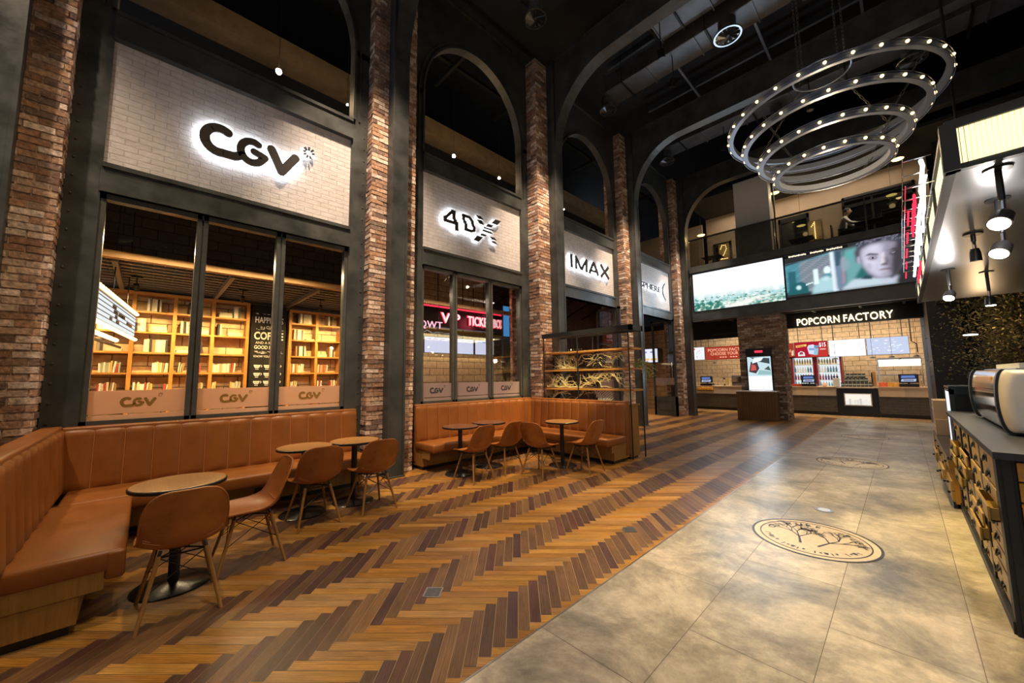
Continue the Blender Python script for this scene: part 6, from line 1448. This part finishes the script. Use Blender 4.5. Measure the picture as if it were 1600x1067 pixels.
# ------------------------------------------------------------ espresso machine on the counter
def espresso():
    t = thing('espresso_machine', 'large cream and chrome espresso machine on the black counter', 'espresso machine', (.9, 4.9, 1.052)); z0 = 1.072
    Y0, Y1 = 4.42, 5.95
    def prof(x0, x1, h):  # rounded body seen from the end (x,z)
        pts = []
        for a in range(-80, 81, 10):
            r = math.radians(a); pts.append((x0+.06*(1-math.cos(r)**.7), z0+h/2+h/2*math.sin(r)/math.sin(math.radians(80))))
        return pts+[(x1, z0+h), (x1, z0)]
    P = prof(.460, 1.10, .44)
    g = G(); g.prism(P, lambda a, b, d: (a, d, b), Y0+.04, Y1-.04); g.build('chrome_body', CHROME, t, smooth=True, angle=25)
    for ya, yb in ((Y0-.02, Y0+.04), (Y1-.04, Y1+.02)):
        Q = prof(.450, 1.12, .455); g = G(); g.prism([(a, b-.01) for a, b in Q], lambda a, b, d: (a, d, b), ya, yb); g.build('black_rim', BLACK, t, smooth=True, angle=25)
    Q = prof(.465, 1.11, .44); g = G(); n = 6
    for k in range(n):
        f0 = k/n; s0 = 1-.16*f0**2; s1 = 1-.16*((k+1)/n)**2; cz = z0+.215
        sc = lambda s: [(.86+(a-.86)*s, cz+(b-cz)*s) for a, b in Q]
        A, B = sc(s0), sc(s1); ya, yb = Y0-.02-.10*math.sin(f0*PI/2), Y0-.02-.10*math.sin((k+1)/n*PI/2); m = len(A)
        g.mesh([(a, ya, b) for a, b in A]+[(a, yb, b) for a, b in B], [(i, (i+1) % m, m+(i+1) % m, m+i) for i in range(m)])
    g.face([(a, Y0-.12, b) for a, b in B]); g.build('side_panel', CREAM, t, smooth=True, angle=60)
    G().cbox(.468, .49, Y0+.25, Y1-.4, z0+.35, z0+.39, .004).build('name_plate', mat('amber_plate', (.5, .25, .04), .3), t)
    G().cbox(.56, 1.12, Y0, Y1, z0+.435, z0+.452, .006).build('cup_tray', CHROME, t)
    for k, (x, y) in enumerate([(.62, 4.55), (.62, 5.8), (1.0, 4.55), (1.0, 5.8)]): G().tube((x, y, 1.052), (x, y, z0+.03), .022, n=12).build('foot', BLACK, t)
    G().box(.52, 1.1, Y0+.02, Y1-.02, z0-.005, z0+.01).build('drip_base', BLACK, t)
    g = G(); g.cbox(.98, 1.25, Y0-.06, Y0+.25, z0+.33, z0+.44, .03); g.build('group_hood', CREAM, t, smooth=True)
    g = G(); g.path([(1.02, Y0-.14, z0+.40), (1.03, Y0-.16, z0+.28), (1.0, Y0-.16, z0+.12)], .010, 8); g.build('steam_wand', CHROME, t, smooth=True)
espresso()
t = thing('paper_stack', 'stack of white papers lying on top of the espresso machine', 'papers', (.8, 4.8, 1.525))
g = G(); g.box(.58, .98, 4.45, 5.4, 1.525, 1.56, M=None); g.build('lower_bundle', WHITEP, t); G().box(.72, 1.05, 4.42, 4.9, 1.561, 1.59).build('upper_bundle', CREAM, t)
t = thing('coffee_grinder', 'white coffee grinder with rounded head at the right picture edge', 'grinder', (.93, 3.95, 1.052))
G().cbox(.84, 1.06, 3.86, 4.08, 1.053, 1.10, .01).build('base', BLACK, t); G().lathe([(.0, .04), (.07, .04), (.055, .18), (.075, .26), (.085, .33), (.06, .39), (0, .40)], (.95, 3.97, 1.052), 24).build('body', CREAM, t, smooth=True)
G().cbox(.80, .84, 3.86, 3.92, 1.053, 1.30, .006).build('side_stand', mat('grey_stand', (.12, .12, .12), .4), t); G().tube((.83, 3.93, 1.30), (.90, 3.94, 1.33), .02, n=10).build('spout', CHROME, t)
o = G().path([(.70, 4.30, 1.058), (.74, 4.15, 1.06), (.72, 4.02, 1.058), (.80, 3.9, 1.058), (.88, 3.82, 1.058)], .007, 8).build('power_cable', mat('grey_cable', (.4, .4, .4), .5), origin=(.7, 4.3, 1.053)); tag(o, 'grey power cable lying on the counter in front of the espresso machine', 'cable')
o = G().cbox(.86, .98, 3.72, 3.80, 1.053, 1.085, .02, (.6, .55, .5)).build('cleaning_cloth', MATTE, origin=(.9, 3.76, 1.053), smooth=True); tag(o, 'crumpled pale cloth at the right end of the counter', 'cloth')

# ------------------------------------------------------------ canopy over the cafe counter
t = thing('canopy', 'brushed steel canopy with yellow lit glass edge over the cafe counter', 'canopy', (1.5, 8, 2.9))
CX, CY0, CY1, CZ = .345, 4.02, 11.3, 2.93
G().box(CX, 4.2, CY0, CY1, CZ, CZ+.02).build('soffit', mat('canopy_steel', (.22, .225, .24), .36, .8, var=.10, vscale=1.5, stretch=(1, .15, 1), rvar=.05), t)
g = G()
g.box(CX-.02, 4.2, CY0-.02, CY0+.03, CZ-.02, CZ+.02); g.box(CX-.02, 4.2, CY0-.02, CY0+.03, CZ+.285, CZ+.33); g.box(CX-.02, CX+.03, CY0, CY1, CZ-.02, CZ+.02); g.box(CX-.02, CX+.03, CY0, CY1, CZ+.285, CZ+.33)
g.box(CX-.03, CX+.05, CY0-.03, CY0+.05, CZ-.02, CZ+.33)
for k in range(7): y = CY0+.0+k*1.2; g.box(CX-.02, CX+.03, y, y+.05, CZ, CZ+.3)
for x in (1.6, 2.8): g.box(x, x+.05, CY0-.02, CY0+.03, CZ, CZ+.3)
g.box(CX, 4.2, CY0, CY1, CZ+.33, CZ+.36); g.build('frame', STEEL_D, t)
G().box(CX+.05, 4.2, CY0+.0, CY0+.006, CZ+.02, CZ+.285).build('lit_glass', LBOX, t)
for k in range(6): y = CY0+.05+k*1.2; G().box(CX, CX+.006, y+.01, y+1.14, CZ+.02, CZ+.285).build('lit_glass', LBOX, t)
g = G()
for k in range(160): x = CX+.06+k*.024; g.box(x, x+.004, CY0-.003, CY0, CZ+.02, CZ+.285)
g.build('glass_ribs', mat('rib_glass', (.5, .42, .2), .3), t)
for (x, y) in ((1.0, 5), (3, 5), (1, 10), (3, 10)): G().tube((x, y, CZ+.36), (x, y, 11.4), .02, n=8).build('suspension_rod', STEEL_D, t)
def can_spot(x, y, zl, tgt, pw, lab, lit=True, sz=.055, tilt=0):
    t = thing('stage_spotlight', lab, 'spotlight', (x, y, CZ), 0, None)
    G().lathe([(0, -.012), (.07, -.012), (.07, 0), (0, 0)], (x, y, CZ), 20).build('ceiling_plate', BLACK, t); G().tube((x, y, CZ), (x, y, zl+.1), .018, n=10).build('stem', BLACK, t)
    p = Vector((x, y, zl)); d = (Vector(tgt)-p).normalized()
    G().path([p-d*.02, p+d*.02, p+d*.11], [.03, sz, sz*1.1], 18).build('lamp_head', BLACK, t, smooth=True); G().tube(p+d*.108, p+d*.114, sz*.95, n=18).build('lens', BULBW if lit else CREAM, t)
    G().tube(p-d*.01+Vector((0, 0, .1)), p, .014, n=8).build('yoke', CHROME, t)
    if pw: spot(p+d*.13, tgt, pw*.35, (1, .80, .52), 70, .9, .04)
can_spot(.58, 4.25, 2.60, (-.55, 2.2, 0), 70, 'lit spotlight on a black stem, nearest under the steel canopy')
can_spot(.66, 5.0, 2.54, (-.5, 3.2, 0), 60, 'second lit spotlight under the canopy')
can_spot(.55, 7.95, 2.60, (-.3, 6.0, 0), 130, 'small lit spotlight hanging at the far end of the canopy')
can_spot(.62, 6.1, 2.75, (.6, 6.2, 0), 0, 'dark unlit spotlight on a thin stem in the middle of the canopy', False, .04)
can_spot(.95, 8.6, 2.55, (.95, 8.6, 0), 40, 'dark square headed spotlight beyond the brightest one', True, .05)
can_spot(1.35, 8.6, 2.6, (1.35, 8.6, 0), 40, 'square headed spotlight at the right, farther under the canopy', True, .05)
can_spot(1.0, 3.0+1.9, 2.62, (-.2, 2.9, 0), 25, 'lit spotlight at the right under the canopy aimed at the near floor')
point((.62, 4.75, 2.72), 16, (1, .92, .84), .03); point((.52, 7.7, 2.70), 13, (1, .92, .84), .03)  # points added below the soffit to make its hot spots
# neon blade sign on the canopy edge
area((CX-.05, 7.6, CZ+.15), (0, PI/2, 0), .25, 6.5, 26, (1, .85, .45)); area((2.2, CY0-.03, CZ+.15), (-PI/2, 0, PI), 3.5, .25, 14, (1, .85, .45))
t = thing('blade_sign', 'red and white neon tubes on a wire frame along the canopy edge', 'sign', (.27, 6, 3.3))
zz = [3.40, 3.44, 3.28, 3.30, 3.20, 3.36, 3.20, 3.38, 3.22, 3.34, 3.18, 3.32, 3.20, 3.30, 3.14, 3.28, 3.12, 3.24, 3.10]
g = G(); g.path([(.262+.02*(k % 2), 4.90+k*.235, z) for k, z in enumerate(zz)], .016, 7); g.path([(.30, 5.2+k*.33, z-.04) for k, z in enumerate(zz[:12])], .010, 6)
g.build('white_neon_tube', NEONW, t, smooth=True)
for k in range(9):
    y = 5.0+k*.26 if k < 5 else 7.4+(k-5)*.34; z = 3.04 if k < 5 else 2.90; x = .20 if k < 5 else .28
    G().path([(x, y+.07*math.cos(2*PI*q/10), z+.06*math.sin(2*PI*q/10)+.03) for q in range(9)], .009, 6).build('red_neon_loop', NEONR, t, smooth=True)
for k in range(5): y = 5.2+k*.8; G().tube((.16, y, 3.05), (.16, y+.5, 3.05), .008, n=6).build('red_tube', NEONR, t)
g = G()
for k in range(12): y = 4.95+k*.38; g.tube((.15, y, 3.2), (.33, y, 3.2), .005, n=5); g.tube((.15, y, 3.45), (.33, y, 3.45), .005, n=5)
for z in (3.2, 3.45): g.tube((.15, 4.9, z), (.15, 9.2, z), .005, n=5)
g.build('wire_frame', CHROME, t)

# ------------------------------------------------------------ background at the right: dark glass, foliage, column
wall('wall_glass_right', mat('dark_mirror', (.02, .02, .022), .12, .3), 1.15, 8.9, 16.6, 16.7, 0, 8.4, lab='dark glass wall behind the cafe area')
o = G().box(2.35, 2.9, 14.9, 15.5, 0, 3.29).build('steel_post', mat('blue_grey_steel', (.06, .07, .10), .3, .4)); tag(o, 'dark blue grey steel column at the right picture edge', 'column')
o = G().box(.75, 8.9, 11.35, 16.6, 3.3, 3.4).build('ceiling', mat('cafe_ceiling', (.06, .055, .05), .6)); struct(o, 'low dark ceiling behind the canopy', 'ceiling')
LEAFM = mat('olive_leaves', (.15, .13, .05), .7, var=.4, vscale=5)
frnd = random.Random(31); t = thing('potted_tree', 'broad olive leaved indoor tree standing in the dark behind the espresso machine', 'tree', (1.6, 12.8, 0))
g = G()
for k in range(7500):
    a = frnd.uniform(0, 2*PI); r = abs(frnd.gauss(0, .42)); z = frnd.uniform(1.35, 3.12); p = Vector((1.55+r*math.cos(a)*1.0, 12.8+r*math.sin(a), z))
    d = Vector((frnd.uniform(-1, 1), frnd.uniform(-1, 1), frnd.uniform(-1, .4))).normalized()*frnd.uniform(.05, .09); b = d.cross(Vector((frnd.uniform(-1, 1), frnd.uniform(-1, 1), 1))).normalized()*.014
    g.face([p, p+d*.5+b, p+d, p+d*.5-b])
g.build('foliage', LEAFM, t, recalc=False)
g = G(); g.path([(1.6, 12.8, .3), (1.58, 12.8, 1.0), (1.62, 12.8, 1.8), (1.6, 12.8, 2.6)], [.05, .045, .03, .012], 8)
for k in range(14): a = k*2.4; z = 1.3+k*.1; g.path([(1.6, 12.8, z), (1.6+.5*math.cos(a), 12.8+.5*math.sin(a), z+.35)], [.016, .004], 5)
g.build('trunk', DARKLEG, t, smooth=True); G().lathe([(0, 0), (.22, 0), (.28, .42), (.25, .42), (.24, .38), (0, .38)], (1.6, 12.8, 0), 24).build('pot', BLACK, t, smooth=True)
t = thing('pendant_lamp', 'small glowing white lamp in the dark behind the tree', 'lamp', (1.02, 11.0, 2.6)); G().lathe([(0, -.01), (.10, -.01), (.10, .01), (0, .02)], (1.02, 12.0, 2.25), 20).build('lens', emis('pale_lens', (1, .92, .8), 2.5), t); G().tube((1.02, 12.0, 2.26), (1.02, 12.0, 3.3), .006, n=5).build('cord', BLACK, t)
point((1.2, 11.7, 2.3), 22, WARM, .1)

# ------------------------------------------------------------ people on the balcony
def person(label, origin, joints, edges, radii, skin_parts, mats, rz=0):
    pass
def skinmesh(name, pts, edges, rad, m, parent, sub=2):
    off = root_loc(parent); me = bpy.data.meshes.new(name); me.from_pydata([tuple(Vector(p)-off) for p in pts], edges, [])
    me.materials.append(m); o = bpy.data.objects.new(name, me); COL.objects.link(o); o.parent = parent
    md = o.modifiers.new('skin', 'SKIN'); md.use_smooth_shade = True
    for i, v in enumerate(me.skin_vertices[0].data): r = rad[i]; v.radius = r if isinstance(r, tuple) else (r, r); v.use_root = (i == 0)
    s = o.modifiers.new('sub', 'SUBSURF'); s.levels = sub; s.render_levels = sub; return o
SKIN = mat('skin', (.50, .29, .19), .55); HAIR = mat('dark_hair', (.02, .015, .012), .6); SHIRT = mat('pale_shirt', (.60, .54, .46), .8, bump=.3, bscale=12); TROU = mat('dark_trousers', (.02, .02, .025), .8)
ox, oy, oz = -1.02, 16.0, 5.5
t = thing('person', 'person in a pale shirt sitting at a balcony table, leaning forward to the right', 'person', (ox, oy, oz))
V = lambda x, y, z: (ox+x, oy+y, oz+z)
# body (skin): pelvis, spine, neck, head; arms; legs
pts = [V(0, 0, .52), V(.03, 0, .75), V(.09, 0, .95), V(.13, 0, 1.04), V(.16, 0, 1.12), V(.18, 0, 1.20),
       V(.10, -.18, .97), V(.24, -.22, .76), V(.44, -.12, .74), V(.52, -.08, .745), V(.10, .18, .97), V(.28, .22, .78), V(.48, .10, .75), V(.55, .06, .755),
       V(.05, -.10, .50), V(.42, -.12, .50), V(.42, -.12, .08), V(.54, -.12, .04), V(.05, .10, .50), V(.42, .12, .50), V(.42, .12, .08), V(.54, .12, .04)]
ed = [(0, 1), (1, 2), (2, 3), (3, 4), (4, 5), (2, 6), (6, 7), (7, 8), (8, 9), (2, 10), (10, 11), (11, 12), (12, 13), (0, 14), (14, 15), (15, 16), (16, 17), (0, 18), (18, 19), (19, 20), (20, 21)]
ra = [(.15, .12), (.13, .10), (.14, .10), .055, .075, .08, .05, .042, .032, .030, .05, .042, .032, .030, .08, .065, .045, .04, .08, .065, .045, .04]
skinmesh('body', pts, ed, ra, SKIN, t)
skinmesh('shirt', [pts[0], pts[1], pts[2], V(.115, 0, 1.01), pts[6], pts[7], V(.38, -.15, .745), pts[10], pts[11], V(.42, .135, .755)], [(0, 1), (1, 2), (2, 3), (2, 4), (4, 5), (5, 6), (2, 7), (7, 8), (8, 9)], [(.17, .14), (.155, .125), (.165, .12), .07, .07, .058, .045, .07, .058, .045], SHIRT, t)
skinmesh('trousers', [pts[0], pts[14], pts[15], V(.42, -.12, .12), pts[18], pts[19], V(.42, .12, .12)], [(0, 1), (1, 2), (2, 3), (0, 4), (4, 5), (5, 6)], [(.165, .14), .095, .08, .06, .095, .08, .06], TROU, t)
hc = Vector(V(.185, 0, 1.20)); g = G(); g.lathe([(0, -.115), (.055, -.10), (.08, -.05), (.09, .02), (.08, .075), (.045, .11), (0, .118)], hc, 16); g.build('head', SKIN, t, smooth=True)
g = G(); g.lathe([(.093, -.01), (.097, .03), (.088, .085), (.05, .122), (0, .13)], hc+Vector((-.012, 0, 0)), 16); g.build('hair', HAIR, t, smooth=True)
g = G(); g.cbox(hc.x+.075, hc.x+.11, hc.y-.014, hc.y+.014, hc.z-.03, hc.z+.012, .008); 
for s in (-1, 1): g.cbox(hc.x-.01, hc.x+.02, hc.y+s*.09-.008, hc.y+s*.09+.008, hc.z-.03, hc.z+.025, .006)
g.build('nose_and_ears', SKIN, t, smooth=True)
g = G()
for s in (-1, 1): g.lathe([(0, -.006), (.010, 0), (0, .006)], hc+Vector((.080, s*.03, .012)), 8)
g.box(hc.x+.072, hc.x+.079, hc.y-.022, hc.y+.022, hc.z-.058, hc.z-.052); g.build('eyes_and_mouth', HAIR, t)
for s, b in ((-1, pts[9]), (1, pts[13])):
    P_ = []; E_ = []; R_ = []
    b = Vector(b); P_.append(tuple(b)); R_.append(.026); P_.append(tuple(b+Vector((.05, -s*.02, 0)))); R_.append(.030); E_.append((0, 1))
    for k in range(4):
        f = b+Vector((.075, -s*.02+(k-1.5)*.019, .002)); i = len(P_); L = (.045, .055, .05, .038)[k]
        P_ += [tuple(f), tuple(f+Vector((L*.6, 0, .006))), tuple(f+Vector((L, 0, -.006)))]; R_ += [.009, .008, .007]; E_ += [(1, i), (i, i+1), (i+1, i+2)]
    i = len(P_); P_ += [tuple(b+Vector((.03, s*.032, .01))), tuple(b+Vector((.055, s*.042, .012)))]; R_ += [.010, .008]; E_ += [(0, i), (i, i+1)]
    skinmesh('hand', P_, E_, R_, SKIN, t, 1)
t = thing('balcony_chair', 'dark chair under the seated person on the balcony', 'chair', (ox-.02, oy, oz))
g = G(); g.cbox(ox-.22, ox+.22, oy-.2, oy+.2, oz+.38, oz+.43, .015); g.build('seat', BLACK, t); G().cbox(ox-.26, ox-.22, oy-.2, oy+.2, oz+.4, oz+.85, .015).build('backrest', mat('chair_brown', (.06, .025, .02), .6), t)
for a in (-.18, .18):
    for b in (-.17, .17): G().tube((ox+a, oy+b, oz), (ox+a, oy+b, oz+.4), .014, n=8).build('leg', BLACK, t)
def btable(x, y, lab):
    t = thing('balcony_table', lab, 'table', (x, y, oz)); G().cbox(x-.34, x+.34, y-.3, y+.3, oz+.69, oz+.72, .008).build('table_top', mat('dark_table', (.05, .03, .02), .3), t); G().tube((x, y, oz+.02), (x, y, oz+.7), .03, n=12).build('pole', BLACK, t); G().lathe([(0, 0), (.2, 0), (.2, .015), (.03, .03), (0, .03)], (x, y, oz), 24).build('base_plate', BLACK, t)
btable(-.36, 16.0, 'dark table in front of the seated person on the balcony'); btable(-4.95, 16.1, 'dark balcony table behind the glass near the number 2'); btable(-2.1, 16.3, 'dark balcony table near the number 1')
o = G().cbox(-.56, -.30, 15.85, 16.1, oz+.721, oz+.745, .008, (.75, .68, .56)).build('open_magazine', MATTE, origin=(-.4, 16, oz+.721)); tag(o, 'open pale magazine on the balcony table by the person', 'magazine')
t = thing('balcony_chair', 'brown backed empty chair at the right end of the balcony', 'chair', (.15, 16.1, oz))
G().cbox(-.07, .33, 15.9, 16.3, oz+.40, oz+.45, .015).build('seat', BLACK, t); G().cbox(-.07, .33, 15.86, 15.90, oz+.45, oz+.95, .015).build('backrest', mat('chair_red_brown', (.10, .035, .025), .6), t)
for a in (-.05, .31):
    for b in (15.92, 16.28): G().tube((a, b, oz), (a, b, oz+.4), .014, n=8).build('leg', BLACK, t)
